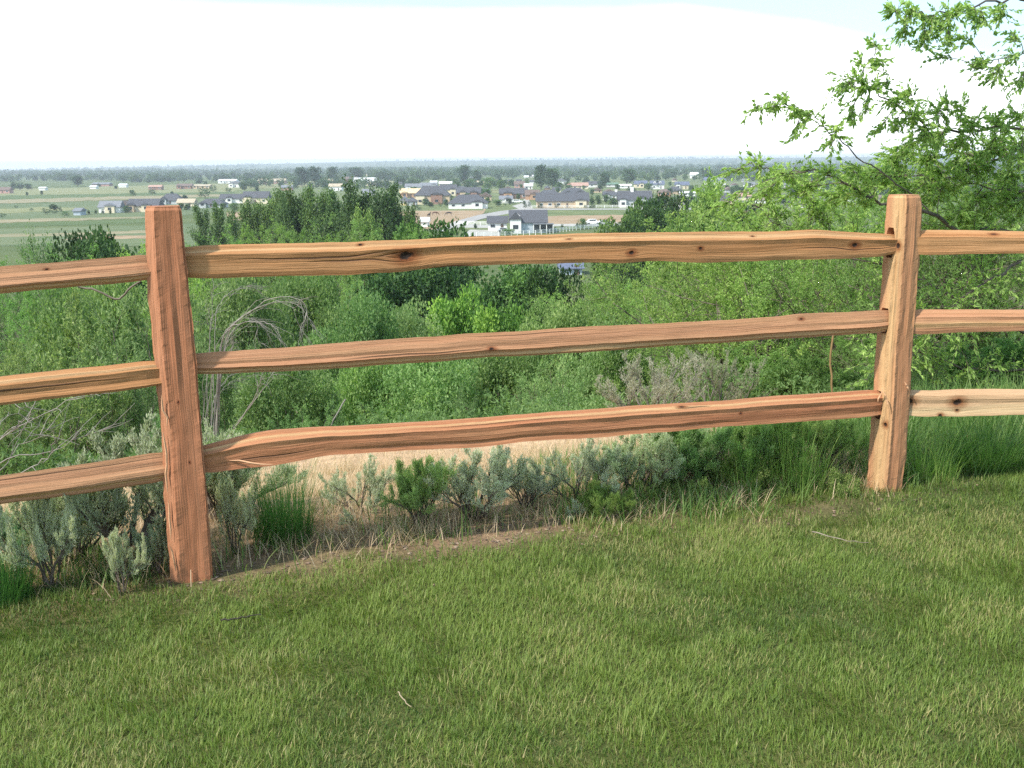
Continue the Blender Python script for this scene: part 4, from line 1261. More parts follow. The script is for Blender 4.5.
    e = empty('elm_tree', tuple(base)); setp(e, 'elm whose leafy branches reach in from the right edge against the white sky', 'tree')
    for nm, me in p.parts:
        o = link(nm, me, e); o.matrix_parent_inverse = Matrix.Translation(tuple(-base))
        o.color = (1.3, 1.3, 1.2, 1) if nm == 'crown' else (0.8, 0.8, 0.8, 1)


big_elm()

# ------------------------------------------------------------------ thicket on the slope
WIL = [proto_willow('willow_shrub', 301), proto_willow('willow_shrub', 302, stems=15), proto_willow('willow_shrub', 303, stems=11, per=18, L=0.085, W_=0.028)]
ELM = [proto_elm('young_elm', 311, per=18), proto_elm('young_elm', 312, per=18)]
BUS = [proto_bush('leafy_bush', 321), proto_bush('leafy_bush', 322)]
COT = [proto_cotton('cottonwood', 331), proto_cotton('cottonwood', 332, wide=0.40), proto_cotton('cottonwood', 333, wide=0.36)]
POP = proto_cotton('slender_poplar', 341, wide=0.20, n0=34, per=20, L=0.3)
DRK = [proto_cotton('dark_tree', 351, h=9, wide=0.5, per=24, L=0.2, W_=0.13), proto_cotton('dark_tree', 352, h=9, wide=0.6, per=24, L=0.2, W_=0.13)]
RND = [proto_far('round_crown_tree', 361, h=8, wide=0.85, n=15000, size=0.30, nl=46), proto_far('round_crown_tree', 362, h=8, wide=0.8, n=15000, size=0.30, nl=52)]
SOFT = [proto_soft('soft_willow', 371), proto_soft('soft_willow', 372)]
KIND = {'r': RND, 's': SOFT, 'w': WIL, 'e': ELM, 'b': BUS, 'c': COT, 'p': [POP], 'd': DRK}
CATS = {'s': 'willow shrub', 'r': 'tree', 'w': 'willow shrub', 'e': 'elm tree', 'b': 'bush', 'c': 'cottonwood tree', 'p': 'poplar tree', 'd': 'tree'}
NAMES = {'s': 'soft_willow', 'r': 'round_crown_tree', 'w': 'willow_shrub', 'e': 'young_elm', 'b': 'leafy_bush', 'c': 'cottonwood', 'p': 'slender_poplar', 'd': 'dark_tree'}
LISTING = [  # kind, px, top py, depth, width px, tint, label
    # grove in the middle distance
    ('p', 196, 207, 125, 42, (1.3, 1.3, 1.2), 'slender dark poplar just right of the left post top'),
    ('p', 216, 204, 128, 36, (1.3, 1.3, 1.2), 'second slender poplar right of the left post, before the gap'),
    ('p', 233, 212, 122, 33, (1.3, 1.3, 1.2), 'shorter slender poplar at the right side of the gap near the left post'),
    ('c', 262, 194, 135, 45, (1.21, 1.21, 0.93), 'left tree of the cottonwood grove above the top rail'),
    ('c', 290, 191, 130, 41, (1.10, 1.10, 0.93), 'second tree of the cottonwood grove, with a pointed light top'),
    ('c', 316, 190, 126, 41, (1.04, 1.10, 0.83), 'third tree of the cottonwood grove, broad and mid green'),
    ('c', 346, 186, 122, 60, (0.83, 0.94, 0.74), 'largest and darkest cottonwood in the grove above the top rail'),
    ('c', 368, 204, 124, 24, (0.88, 0.99, 0.74), 'narrow cottonwood between the two darkest crowns of the grove'),
    ('c', 387, 188, 120, 45, (0.68, 0.82, 0.67), 'dark cottonwood at the right end of the grove'),
    ('p', 408, 206, 112, 33, (1.3, 1.3, 1.2), 'slender dark poplar beside the horse pasture'),
    ('e', 300, 213, 85, 60, (1, 1.05, .95), 'green tree in front of the grove, left side'),
    ('e', 262, 215, 78, 60, (1.05, 1.1, .9), 'lighter tree in front of the grove beside the slender poplars'),
    ('e', 345, 218, 70, 60, (.9, 1, .8), 'bright young tree below the darkest cottonwood'),
    ('c', 362, 212, 88, 18, (1.87, 1.77, 1.30), 'pale green sapling in front of the dark cottonwoods'),
    ('e', 388, 220, 66, 60, (.9, 1, .9), 'grey green young tree in front of the right end of the grove'),
    ('r', 434, 223, 75, 90, (1.6, 1.8, 1.2), 'low rounded bush in front of the horse pasture'),
    ('e', 208, 226, 80, 60, (.8, .9, .85), 'dark bushy tree under the slender poplars'),
    ('c', 247, 203, 133, 30, (1.2, 1.2, 1.0), 'short pointed cottonwood at the far left end of the grove'),
    ('c', 276, 197, 128, 30, (1.1, 1.15, 1.0), 'slim cottonwood between the left tree and the pointed light one'),
    ('c', 303, 194, 133, 30, (0.95, 1.0, .9), 'slim darker cottonwood behind the broad mid green one'),
    ('c', 331, 193, 125, 32, (0.9, 1.0, .85), 'cottonwood just left of the largest darkest crown'),
    # left
    ('d', 41, 232, 72, 30, (1.1, 1.2, 1), 'pointed dark tree in the field edge at far left'),
    ('e', 12, 242, 66, 60, (.7, .85, .8), 'rounded green tree at the left frame edge above the top rail'),
    ('r', 82, 234, 62, 46, (1.2, 1.2, 1), 'dark bushy tree left of the left post above the rail'),
    ('r', 112, 235, 60, 42, (.9, 1, .9), 'very dark tree beside the left post above the rail'),
    ('e', 136, 234, 45, 30, (1.1, 1.1, .9), 'light green tree touching the left edge of the left post'),
    ('e', 60, 246, 55, 60, (.75, .9, .8), 'low tree between the pointed tree and the dark bushy one'),
    # right of centre
    ('r', 650, 202, 118, 76, (1.2, 1.25, 1), 'big rounded dark tree below the brown field, right of centre'),
    ('r', 618, 212, 112, 60, (1.6, 1.6, 1.2), 'olive rounded tree joined to the left of the big dark one'),
    ('r', 668, 195, 140, 44, (.9, 1.0, .9), 'dark crown peeping over the big rounded tree'),
    ('r', 746, 208, 100, 44, (.55, .75, .85), 'blue dark round tree behind the elm twigs'),
    ('c', 706, 182, 48, 35, (1.65, 1.65, 1.21), 'open pale tree with white stems right of the rounded trees'),
    ('e', 690, 218, 44, 60, (1, 1.05, .9), 'light green tree at the foot of the pale stemmed tree'),
    # right mass
    ('e', 740, 156, 14, 90, (1.15, 1.1, 1.0), 'bright leafy elm top rising left of the right post'),
    ('e', 790, 160, 12, 120, (1.1, 1.1, .9), 'leafy elm behind the right part of the top rail'),
    ('e', 862, 172, 11, 130, (.95, 1, .9), 'elm crown directly behind the right post'),
    ('e', 1010, 135, 10, 170, (.85, .95, .85), 'dense dark green elm at the right frame edge'),
    ('e', 935, 160, 10, 130, (.9, 1, .9), 'elm crown just right of the right post'),
    ('e', 715, 212, 22, 90, (1.05, 1.08, .9), 'young elm above the top rail, right of the open pale tree'),
    # second row between top and middle rails
    ('r', 388, 266, 58, 90, (1.1, 1.3, 1), 'dark green tree below the big knot of the top rail'),
    ('e', 330, 262, 50, 90, (.9, .95, .85), 'mid green tree under the top rail left of the knot'),
    ('r', 440, 262, 60, 80, (.9, 1.1, .9), 'shadowy dark tree under the top rail right of the knot'),
    ('r', 512, 262, 55, 100, (1.4, 1.6, 1.2), 'broad dark tree between the top and middle rails at the centre'),
    ('r', 556, 270, 48, 60, (.7, .85, .7), 'darkest small tree between the rails right of centre'),
    ('r', 454, 291, 33, 74, (2.7, 2.7, 1.5), 'bright yellow green bush between the top and middle rails'),
    ('r', 508, 306, 30, 74, (2.5, 2.5, 1.4), 'second bright bush right of the yellow green one'),
    ('s', 405, 306, 30, 60, (.95, 1, .8), 'dull green willow left of the bright yellow green bush'),
    ('s', 300, 272, 34, 100, (.9, 1, .7), 'feathery willow right of the arching dead shrub'),
    ('s', 236, 276, 30, 110, (1, 1.05, .8), 'olive willow behind the arching dead shrub'),
    ('s', 350, 292, 28, 80, (.8, .95, .7), 'green willow between the feathery one and the dark tree'),
    ('e', 640, 256, 48, 70, (.8, .88, .85), 'rounded tree under the top rail below the brown field'),
    ('e', 592, 268, 40, 60, (.95, 1, .9), 'green tree beside the blue roof under the top rail'),
    ('e', 604, 276, 26, 80, (1.05, 1.1, .95), 'leafy light green elm between the rails right of the darkest tree'),
    ('e', 648, 266, 22, 90, (1, 1.05, .9), 'young elm under the top rail at mid right'),
    ('s', 560, 302, 22, 80, (.95, 1, .7), 'willow clump above the middle rail right of centre'),
    ('e', 700, 262, 17, 100, (.95, 1, .9), 'elm thicket left part below the top rail on the right'),
    ('e', 770, 250, 14, 120, (1.05, 1.1, .9), 'elm thicket below the knotty right end of the top rail'),
    ('e', 845, 250, 13, 110, (.9, 1, .85), 'leafy elm between top and middle rail beside the right post'),
    ('e', 950, 262, 10.5, 130, (.85, .95, .85), 'shaded elm thicket right of the right post between the rails'),
    # left willows
    ('w', 25, 283, 16, 120, (1.05, 1.05, .75), 'yellowish willow under the top left rail at the frame edge'),
    ('s', 95, 276, 19, 110, (.95, 1.02, .75), 'willow under the top left rail beside the left post'),
    ('w', 150, 285, 14, 100, (.95, 1, .8), 'willow directly behind the left post'),
    ('w', 60, 330, 9, 130, (1.05, 1.05, .8), 'near willow with pale leaves between the left middle and bottom rails'),
    ('w', -20, 345, 7.5, 130, (1.1, 1.1, .85), 'near willow at the left edge above the bottom rail'),
    ('w', 130, 345, 9.5, 120, (.9, 1, .8), 'shaded willow just left of the left post above the bottom rail'),
    ('w', 215, 330, 12, 110, (.85, .95, .75), 'willow tangled with the dead shrub right of the left post'),
    ('s', 285, 350, 11.5, 110, (.92, 1.02, .75), 'willow below the middle rail left of centre'),
    ('s', 360, 345, 13, 110, (.95, 1.05, .72), 'dense willow between middle and bottom rail left of centre'),
    ('s', 430, 345, 12, 110, (.9, 1.02, .75), 'soft green willow below the centre of the middle rail'),
    ('s', 500, 345, 13, 110, (.95, 1.05, .75), 'soft green willow right of the centre below the middle rail'),
    ('w', 560, 350, 11, 90, (.9, 1, .75), 'willow left of the half dead sagebrush'),
    ('s', 610, 318, 15, 100, (.95, 1, .8), 'willow showing above the middle rail behind the half dead sagebrush'),
    ('e', 680, 318, 14, 90, (.9, .98, .85), 'dark leaved elm behind the pale grey sagebrushes'),
    ('b', 760, 345, 9, 90, (.85, .95, .8), 'leafy green bush between middle and bottom rail left of the dry stalk'),
    ('b', 812, 340, 8.5, 90, (.75, .88, .75), 'bush between the dry stalk and the right post'),
    ('e', 880, 320, 9.5, 120, (.8, .92, .8), 'elm foliage behind the lower half of the right post'),
    ('w', 945, 338, 8.2, 100, (.95, .95, .95), 'grey green brush under the middle right rail'),
    ('b', 1000, 330, 8, 110, (.6, .78, .7), 'dark leafy bush at the right frame edge below the middle rail'),
    ('w', 170, 400, 8.2, 90, (.8, .95, .75), 'low willow behind the left post at the bottom rail'),
    ('w', 300, 398, 9.2, 90, (.85, 1, .75), 'low willow top just above the left part of the bottom rail'),
    ('w', 400, 392, 9.8, 100, (.88, 1, .72), 'low willow above the middle of the bottom rail'),
    ('w', 480, 388, 10.0, 100, (.85, 1, .75), 'low willow right of the middle of the bottom rail'),
    ('w', 545, 392, 9.5, 80, (.8, .95, .75), 'low willow left of the grey sagebrush at the bottom rail'),
]
for n_, (k, px, py, D, wpx, tint, lb) in enumerate(LISTING):
    ps = KIND[k]; p = ps[n_ % len(ps)]
    top = at_depth(px, py, D)
    gz = float(hgt(top[0], top[1]))
    H_ = max(0.6, top[2] - gz)
    wm = wpx / FPX * D / 2
    sxy = max(wm / p.rad, {'e': 0.85, 'w': 0.7, 'b': 0.6}.get(k, 0.45) * H_ / p.h)
    vr = random.Random(n_ * 7 + 3).uniform(0.72, 1.22); tint = tuple(c_ * vr for c_ in tint)
    p.put((top[0], top[1], gz - 0.05), H_ / p.h, sxy, lb, CATS[k], None, tint=tint, name=NAMES[k])


# undergrowth filling the slope below the shrubs
def undergrowth():
    r = np.random.default_rng(77)
    N = 300000
    D = 6.2 * np.exp(r.uniform(0, 1, N) * math.log(110 / 6.2)); px = r.uniform(-80, 1104, N)
    x = (px - 512) / FPX * D * 1.02; y = D
    d = beyond(x, y)
    k = d > 4.4 + 0.5 * lumps(x, y, 0.5) - np.clip((x - 1.2) * 0.8, 0, 2.4)
    x, y, d = x[k], y[k], d[k]; n = len(x)
    dist = np.hypot(x, y)
    top = np.clip(0.25 + (dist - 6) * 0.05, 0.25, 2.0) * (0.65 + 0.5 * lumps(x, y, 0.6 + 0 * x) + 0.3 * lumps(x + 8, y, 2.2))
    top = np.clip(top, 0.08, 3)
    z = hgt(x, y) + top * r.uniform(0, 1, n) ** 0.6
    L = (0.020 + 0.0035 * dist) * r.uniform(0.6, 1.3, n)
    dr = unit(r.normal(size=(n, 3)) + np.array([0, 0, 0.8]))
    V, F = leaves_mesh(np.stack([x, y, z], 1), dr, L, L * 0.38, r)
    tone = np.clip(0.42 + 0.22 * lumps(x, y, 1.4) + 0.15 * lumps(x, y + 4, 0.5) + r.normal(size=n) * 0.14, 0, 1)
    o = link('undergrowth', mesh_np('undergrowth', V, F, MAT_WILLOW, tone=np.repeat(tone, 4)))
    o.color = (0.65, 0.78, 0.55, 1)
    setp(o, 'low leafy undergrowth covering the slope among the shrubs', 'undergrowth', kind='stuff')


undergrowth()

# ------------------------------------------------------------------ valley floor
def field_mat(name, a, b, scale=0.05, stretch=(1, 1, 1)):
    m, nt, out = newmat(name)
    ge = nt.nodes.new('ShaderNodeNewGeometry')
    mp_ = nt.nodes.new('ShaderNodeMapping'); mp_.inputs['Scale'].default_value = stretch
    nt.links.new(ge.outputs['Position'], mp_.inputs[0])
    n = noise(nt, mp_.outputs[0], scale, 8, 0.65)
    c = ramp(nt, n, [(0.32, a), (0.68, b)])
    p = nt.nodes.new('ShaderNodeBsdfPrincipled'); p.inputs['Roughness'].default_value = 0.95
    p.inputs['Specular IOR Level'].default_value = 0.1
    nt.links.new(c, p.inputs['Base Color']); nt.links.new(p.outputs[0], out.inputs[0])
    return m


F_GREEN = field_mat('green_field', (0.075, 0.115, 0.050), (0.145, 0.165, 0.085), 0.03, (0.5, 2.5, 1))
F_DARK = field_mat('dark_green_field', (0.065, 0.10, 0.035), (0.105, 0.14, 0.055), 0.03, (0.4, 2.5, 1))
F_LIGHT = field_mat('light_green_field', (0.16, 0.175, 0.08), (0.22, 0.22, 0.11), 0.02, (0.4, 2.5, 1))
F_TAN = field_mat('tan_field', (0.17, 0.165, 0.09), (0.30, 0.25, 0.16), 0.035, (0.4, 2.5, 1))
F_BROWN = field_mat('brown_field', (0.24, 0.17, 0.105), (0.34, 0.25, 0.16), 0.08)
F_LAWN = field_mat('garden_lawn', (0.085, 0.115, 0.045), (0.16, 0.185, 0.08), 0.06)
F_ROAD = field_mat('road_asphalt', (0.26, 0.25, 0.24), (0.33, 0.32, 0.31), 0.3)
F_CONC = field_mat('pale_concrete', (0.30, 0.29, 0.27), (0.38, 0.37, 0.34), 0.3)

LAYER = [0]


def sheet(name, pts, mat, lift=None):
    LAYER[0] += 1
    z = VZ + 0.03 + 0.006 * LAYER[0]
    rj = random.Random(LAYER[0]); q = []
    for k in range(len(pts)):       # ragged margins
        (ax_, ay_), (bx_, by_) = pts[k], pts[(k + 1) % len(pts)]
        m_ = max(1, int(abs(bx_ - ax_) / 7))
        for j in range(m_): q.append((ax_ + (bx_ - ax_) * j / m_, ay_ + (by_ - ay_) * j / m_ + (rj.uniform(-0.35, 0.35) if name == 'field' else 0)))
    P = [on_valley(px, py, z) for px, py in q]
    # subdivide the outline a little and wobble it
    V = np.array(P)
    c = V.mean(0)
    F = [np.array([[0] + [0]])]
    me = bpy.data.meshes.new(name)
    me.from_pydata([tuple(p) for p in V], [], [tuple(range(len(V)))])
    me.materials.append(mat); me.update()
    if me.polygons[0].normal.z < 0: me.flip_normals()
    o = link(name, me); setp(o, kind='structure')
    return o


# left fields
sheet('field', [(-60, 199.5), (260, 191), (420, 183.5), (420, 178.5), (200, 184), (-60, 191)], F_LIGHT)
sheet('field', [(-60, 202), (200, 195.5), (260, 194.5), (260, 191), (-60, 196.5)], F_DARK)
sheet('field', [(-60, 205.5), (200, 197), (250, 196), (250, 194), (200, 194.2), (-60, 201.5)], F_TAN)
sheet('field', [(-60, 222), (180, 216), (260, 206), (250, 196.5), (-60, 206)], F_GREEN)
sheet('field', [(-60, 224.5), (60, 221), (150, 218), (150, 216.3), (60, 218.2), (-60, 221)], F_TAN)
sheet('field', [(-60, 229), (60, 225.5), (180, 222), (180, 219), (60, 222), (-60, 225)], F_DARK)
sheet('field', [(-60, 246), (200, 246), (200, 224), (-60, 230)], F_GREEN)
sheet('field', [(-60, 238), (60, 236), (170, 232), (170, 229.5), (60, 233), (-60, 235)], F_TAN)
sheet('field', [(60, 240), (170, 238), (170, 235), (90, 236)], F_BROWN)
sheet('field', [(-20, 214), (60, 211), (90, 208), (40, 207), (-20, 210)], F_LIGHT)
sheet('field', [(228, 222), (250, 218), (250, 212), (226, 212)], F_BROWN)
sheet('field', [(385, 189), (396, 184), (370, 179), (340, 180), (352, 186)], F_LIGHT)
# village ground
sheet('village_green', [(235, 212), (900, 214), (900, 176), (520, 176), (400, 182), (235, 190)], F_LAWN)
sheet('horse_pasture', [(400, 232), (440, 229), (470, 221), (484, 213), (486, 208.5), (400, 209)], F_BROWN)
sheet('garden_strip', [(400, 210.8), (484, 210.4), (482, 207.2), (400, 207)], F_LAWN)
sheet('field', [(478, 233), (660, 226), (660, 205), (530, 208.2), (488, 218), (455, 226)], F_LAWN)
sheet('field', [(545, 224.5), (650, 223), (650, 214.5), (560, 215.5), (543, 217)], F_BROWN)
sheet('road', [(440, 232), (462, 225), (482, 218.8), (505, 214.2), (530, 210), (620, 209.6), (700, 209.8), (700, 208.4), (530, 208.4), (521, 208.6), (500, 211), (478, 215), (458, 220.5), (436, 229)], F_ROAD)
sheet('road', [(520, 209.5), (532, 208.6), (531, 203), (528, 199), (524, 199), (522, 203), (512, 206)], F_CONC)
sheet('driveway', [(452, 227.5), (490, 228), (490, 225), (456, 223.5)], F_CONC)
sheet('driveway', [(462, 236), (500, 236), (500, 230.5), (470, 229.5)], F_CONC)
sheet('driveway', [(548, 226.3), (640, 225.5), (640, 223.2), (548, 224)], F_CONC)
sheet('road', [(672, 208), (680, 208.5), (690, 200), (684, 199)], F_CONC)
sheet('field', [(600, 193.5), (660, 193), (656, 189.5), (606, 190)], F_LIGHT)
sheet('field', [(492, 193), (512, 193.5), (514, 189.5), (482, 189.5)], F_LIGHT)
sheet('field', [(680, 176), (740, 176), (735, 171), (688, 171)], F_LIGHT)

# ------------------------------------------------------------------ houses
HM = {}


def hm(key, c, **k):
    if key not in HM: HM[key] = plain_mat(key, c, **k)
    return HM[key]


WALLC = {'white': (0.74, 0.74, 0.72), 'cream': (0.66, 0.58, 0.42), 'beige': (0.52, 0.40, 0.27), 'brick': (0.27, 0.16, 0.12), 'orange': (0.42, 0.26, 0.16), 'grey': (0.45, 0.47, 0.48), 'yellow': (0.72, 0.58, 0.26), 'pink': (0.42, 0.24, 0.20), 'bluegrey': (0.40, 0.46, 0.52)}
ROOFC = {'slate': (0.075, 0.078, 0.09), 'grey': (0.17, 0.18, 0.20), 'brown': (0.15, 0.11, 0.095), 'wood': (0.60, 0.46, 0.28), 'terracotta': (0.38, 0.24, 0.19), 'white': (0.70, 0.71, 0.72), 'blue': (0.11, 0.13, 0.19), 'beige': (0.40, 0.34, 0.25), 'green': (0.12, 0.20, 0.14)}
M_GLASS = None


def box(V, F, x0, x1, y0, y1, z0, z1):
    o = len(V)
    V += [(x0, y0, z0), (x1, y0, z0), (x1, y1, z0), (x0, y1, z0), (x0, y0, z1), (x1, y0, z1), (x1, y1, z1), (x0, y1, z1)]
    F += [(o, o + 3, o + 2, o + 1), (o + 4, o + 5, o + 6, o + 7), (o, o + 1, o + 5, o + 4), (o + 1, o + 2, o + 6, o + 5), (o + 2, o + 3, o + 7, o + 6), (o + 3, o, o + 4, o + 7)]


def pym(name, V, F, mat):
    me = bpy.data.meshes.new(name); me.from_pydata(V, [], F); me.materials.append(mat); me.update(); return me


def roof_geo(V, F, x0, x1, y0, y1, z0, h, kind, ov=0.5, t=0.18):
    """solid roof: gable along x ('gx'), gable facing the viewer ('gy') or hip"""
    o = len(V)
    X0, X1, Y0, Y1 = x0 - ov, x1 + ov, y0 - ov, y1 + ov
    zb = z0 - 0.05
    V += [(X0, Y0, zb), (X1, Y0, zb), (X1, Y1, zb), (X0, Y1, zb), (X0, Y0, zb + t), (X1, Y0, zb + t), (X1, Y1, zb + t), (X0, Y1, zb + t)]
    F += [(o, o + 3, o + 2, o + 1), (o, o + 1, o + 5, o + 4), (o + 1, o + 2, o + 6, o + 5), (o + 2, o + 3, o + 7, o + 6), (o + 3, o, o + 4, o + 7)]
    ym, xm = (Y0 + Y1) / 2, (X0 + X1) / 2
    if kind == 'gx':
        V += [(X0, ym, zb + h), (X1, ym, zb + h)]
    elif kind == 'gy':
        V += [(xm, Y0, zb + h), (xm, Y1, zb + h)]
    else:
        w = min((X1 - X0), (Y1 - Y0)) / 2
        if X1 - X0 >= Y1 - Y0: V += [(X0 + w * .9, ym, zb + h), (X1 - w * .9, ym, zb + h)]
        else: V += [(xm, Y0 + w * .9, zb + h), (xm, Y1 - w * .9, zb + h)]
    a, b = o + 8, o + 9
    if kind == 'gy' or (kind == 'hip' and X1 - X0 < Y1 - Y0):
        F += [(o + 4, o + 5, a), (o + 5, o + 6, b, a), (o + 6, o + 7, b), (o + 7, o + 4, a, b)]
    else:
        F += [(o + 4, o + 5, b, a), (o + 5, o + 6, b), (o + 6, o + 7, a, b), (o + 7, o + 4, a)]


def gable_wall(V, F, x0, x1, y0, y1, z, h):
    o = len(V); xm = (x0 + x1) / 2
    V += [(x0, y0, z), (x1, y0, z), (xm, y0, z + h), (x0, y1, z), (x1, y1, z), (xm, y1, z + h)]
    F += [(o, o + 1, o + 2), (o + 3, o + 5, o + 4)]


def gable_wall_x(V, F, x0, x1, y0, y1, z, h):
    o = len(V); ym = (y0 + y1) / 2
    V += [(x0, y0, z), (x0, y1, z), (x0, ym, z + h), (x1, y0, z), (x1, y1, z), (x1, ym, z + h)]
    F += [(o, o + 2, o + 1), (o + 3, o + 4, o + 5)]


TAKEN = []


def house(label, x0p, x1p, basep, topp, wall, roof, kind='gx', gables=(), chim=(), rot=0.0, wallfrac=0.5, group='houses of the village in the valley', win=True, dormers=(), cat='house', name='house', depth=None):
    """x0p..x1p and basep/topp: the span, foot and ridge of the house as seen; gables: (f0, f1, wall, hfrac) cross wings facing the viewer"""
    TAKEN.append((x0p, x1p, basep, topp))
    a = on_valley(x0p, basep); b = on_valley(x1p, basep)
    D = (a[1] + b[1]) / 2
    mid = (a + b) / 2
    w = (b[0] - a[0])
    top = at_depth((x0p + x1p) / 2, topp, D + 3)
    Ht = max(3.2, top[2] - VZ)
    dp = depth or min(max(w * 0.55, 7.0), 13.0)
    wh = Ht * wallfrac; rh = Ht - wh
    e = empty(name, (mid[0], D + dp / 2, VZ + 0.45), rot)
    setp(e, label, cat, group)
    X0, X1, Y0, Y1 = -w / 2 + .4, w / 2 - .4, -dp / 2, dp / 2
    wm_ = hm('siding_' + wall, WALLC[wall]); rm = hm('roof_' + roof, ROOFC[roof], rough=0.85, var=0.2)
    V, F = [], []; box(V, F, X0, X1, Y0, Y1, -0.5, wh)
    if not gables and w > 14 and win: gables = ((0.08, 0.34, wall, 0.72),)
    if kind == 'gx': gable_wall_x(V, F, X0, X1, Y0, Y1, wh, rh * 0.93)
    if kind == 'gy': gable_wall(V, F, X0, X1, Y0, Y1, wh, rh * 0.93)
    link('wall', pym('wall', V, F, wm_), e)
    V, F = [], []; roof_geo(V, F, X0, X1, Y0, Y1, wh, rh, kind)
    ro = link('roof', pym('roof', V, F, rm), e)
    spans = []
    for gi, (f0, f1, gw, gh) in enumerate(gables):
        gx0, gx1 = X0 + f0 * (X1 - X0), X0 + f1 * (X1 - X0); pr = 1.6 + 0.5 * gi
        gw_h = wh + (Ht * gh - wh) * 0.35; gr = Ht * gh - gw_h
        V, F = [], []; box(V, F, gx0, gx1, Y0 - pr, Y0 + 0.5, -0.5, gw_h); gable_wall(V, F, gx0, gx1, Y0 - pr, Y0 + 0.4, gw_h, gr * 0.93)
        link('front_wing', pym('wing', V, F, hm('siding_' + gw, WALLC[gw])), e)
        V, F = [], []; roof_geo(V, F, gx0, gx1, Y0 - pr + 0.02, Y0 + dp * 0.42, gw_h, gr, 'gy', 0.35)
        link('wing_roof', pym('wing_roof', V, F, rm), e)
        if win and gx1 - gx0 > 3:
            V, F = [], []; c = (gx0 + gx1) / 2; box(V, F, c - 0.9, c + 0.9, Y0 - pr - 0.06, Y0 - pr + 0.02, 1.0, 2.4)
            link('window', pym('window', V, F, hm('dark_glass', (0.04, 0.05, 0.06), rough=0.2)), e)
        spans.append((gx0, gx1))
    if win:
        n = max(2, int(w / 4.5)); has_door = False
        for i_ in range(n):
            c = X0 + (i_ + 0.5) * (X1 - X0) / n
            if any(s0 - 1.2 < c < s1 + 1.2 for s0, s1 in spans): continue
            V, F = [], []
            if i_ == n // 2 and not has_door:
                box(V, F, c - 0.5, c + 0.5, Y0 - 0.05, Y0 + 0.02, 0, 2.1); has_door = True
                link('door', pym('door', V, F, hm('dark_door', (0.12, 0.08, 0.06))), e)
            else:
                box(V, F, c - 0.95, c + 0.95, Y0 - 0.10, Y0 + 0.01, 0.85, min(2.35, wh - 0.3))
                f_ = link('window', pym('window', V, F, hm('white_trim', (0.78, 0.78, 0.76))), e)
                V, F = [], []; box(V, F, c - 0.8, c + 0.8, Y0 - 0.14, Y0 - 0.02, 1.0, min(2.2, wh - 0.42))
                link('pane', pym('pane', V, F, hm('dark_glass', (0.04, 0.05, 0.06), rough=0.2)), f_)
    for f in dormers:
        c = X0 + f * (X1 - X0); V, F = [], []
        zb = wh + rh * 0.25
        box(V, F, c - 1.0, c + 1.0, Y0 + dp * 0.10, Y0 + dp * 0.35, zb, zb + 1.3); gable_wall(V, F, c - 1.0, c + 1.0, Y0 + dp * 0.1, Y0 + dp * 0.35, zb + 1.3, 0.8)
        d_ = link('dormer', pym('dormer', V, F, hm('siding_white', WALLC['white'])), e)
        V, F = [], []; box(V, F, c - 0.45, c + 0.45, Y0 + dp * 0.10 - 0.05, Y0 + dp * 0.10 + 0.02, zb + 0.35, zb + 1.15)
        link('pane', pym('pane', V, F, hm('dark_glass', (0.04, 0.05, 0.06), rough=0.2)), d_)
    for f, cw in chim:
        c = X0 + f * (X1 - X0); V, F = [], []; box(V, F, c - cw / 2, c + cw / 2, -cw / 2, cw / 2, wh, Ht * 1.22)
        link('chimney', pym('chimney', V, F, hm('siding_white', WALLC['white'])), e)
    return e


LW = 0.42
# nearest grey house
gh = house('slate roofed house with dark porch and dormers below the brown field, nearest of the village', 509, 548, 233, 211.5, 'bluegrey', 'slate', 'gx', ((0.0, 0.30, 'white', 0.95),), (), 0.0, 0.42, dormers=(0.2,), depth=13)
# porch of that house
V_, F_ = [], []; box(V_, F_, 1.5, 8.5, -9.2, -6.4, 2.55, 2.8); link('porch_roof', pym('porch_roof', V_, F_, hm('roof_grey', ROOFC['grey'])), gh)
V_, F_ = [], []; box(V_, F_, 1.7, 8.3, -6.75, -6.62, 0.0, 2.5); link('porch_shade', pym('porch_shade', V_, F_, hm('dark_glass', (0.04, 0.05, 0.06))), gh)  # solid dark panel painting in the shade under the porch, no glass there
for x_ in (1.7, 3.9, 6.1, 8.3):
    V_, F_ = [], []; box(V_, F_, x_ - .12, x_ + .12, -9.1, -8.86, -0.4, 2.55); link('porch_post', pym('porch_post', V_, F_, hm('white_trim', (0.78, 0.78, 0.76))), gh)
house('white garage wing with a grey roof left of the nearest slate roofed house', 487, 508, 231.5, 217, 'white', 'slate', 'gx', (), (), 0.0, 0.5)
house('long slate roofed house with a bright white garage gable beside the road bend', 448, 488, 209, 195.5, 'white', 'slate', 'hip', ((0.60, 0.88, 'white', 0.62),), (), 0, 0.36)
house('large dark roofed house with a brick gable left of the garage gable house', 414, 450, 204.5, 186.5, 'beige', 'slate', 'hip', ((0.48, 0.80, 'brick', 0.66), (0.05, 0.3, 'cream', 0.5)), (), 0, 0.45)
house('house under construction with a bare orange wooden roof', 400, 422, 197.8, 189, 'orange', 'wood', 'gx', (), (), 0, 0.45)
house('small yellow gabled house at the top corner of the horse pasture', 400, 408, 205.5, 197, 'yellow', 'grey', 'gy', (), (), 0, 0.5)
house('dark roofed house half hidden by the poplar at the horse pasture', 406, 417, 206, 197.8, 'grey', 'slate', 'hip', (), (), 0, 0.45)
house('cream house with a black roof behind the big brick gabled one', 440, 457, 196, 185, 'cream', 'slate', 'gx', ((0.6, 0.95, 'cream', 0.7),), (), 0, 0.5)
house('brick gabled long house with dark roof behind the garage gable house', 456, 481, 198.5, 187.8, 'brick', 'slate', 'gx', ((0.15, 0.4, 'beige', 0.75), (0.6, 0.85, 'brick', 0.75)), (), 0, 0.45)
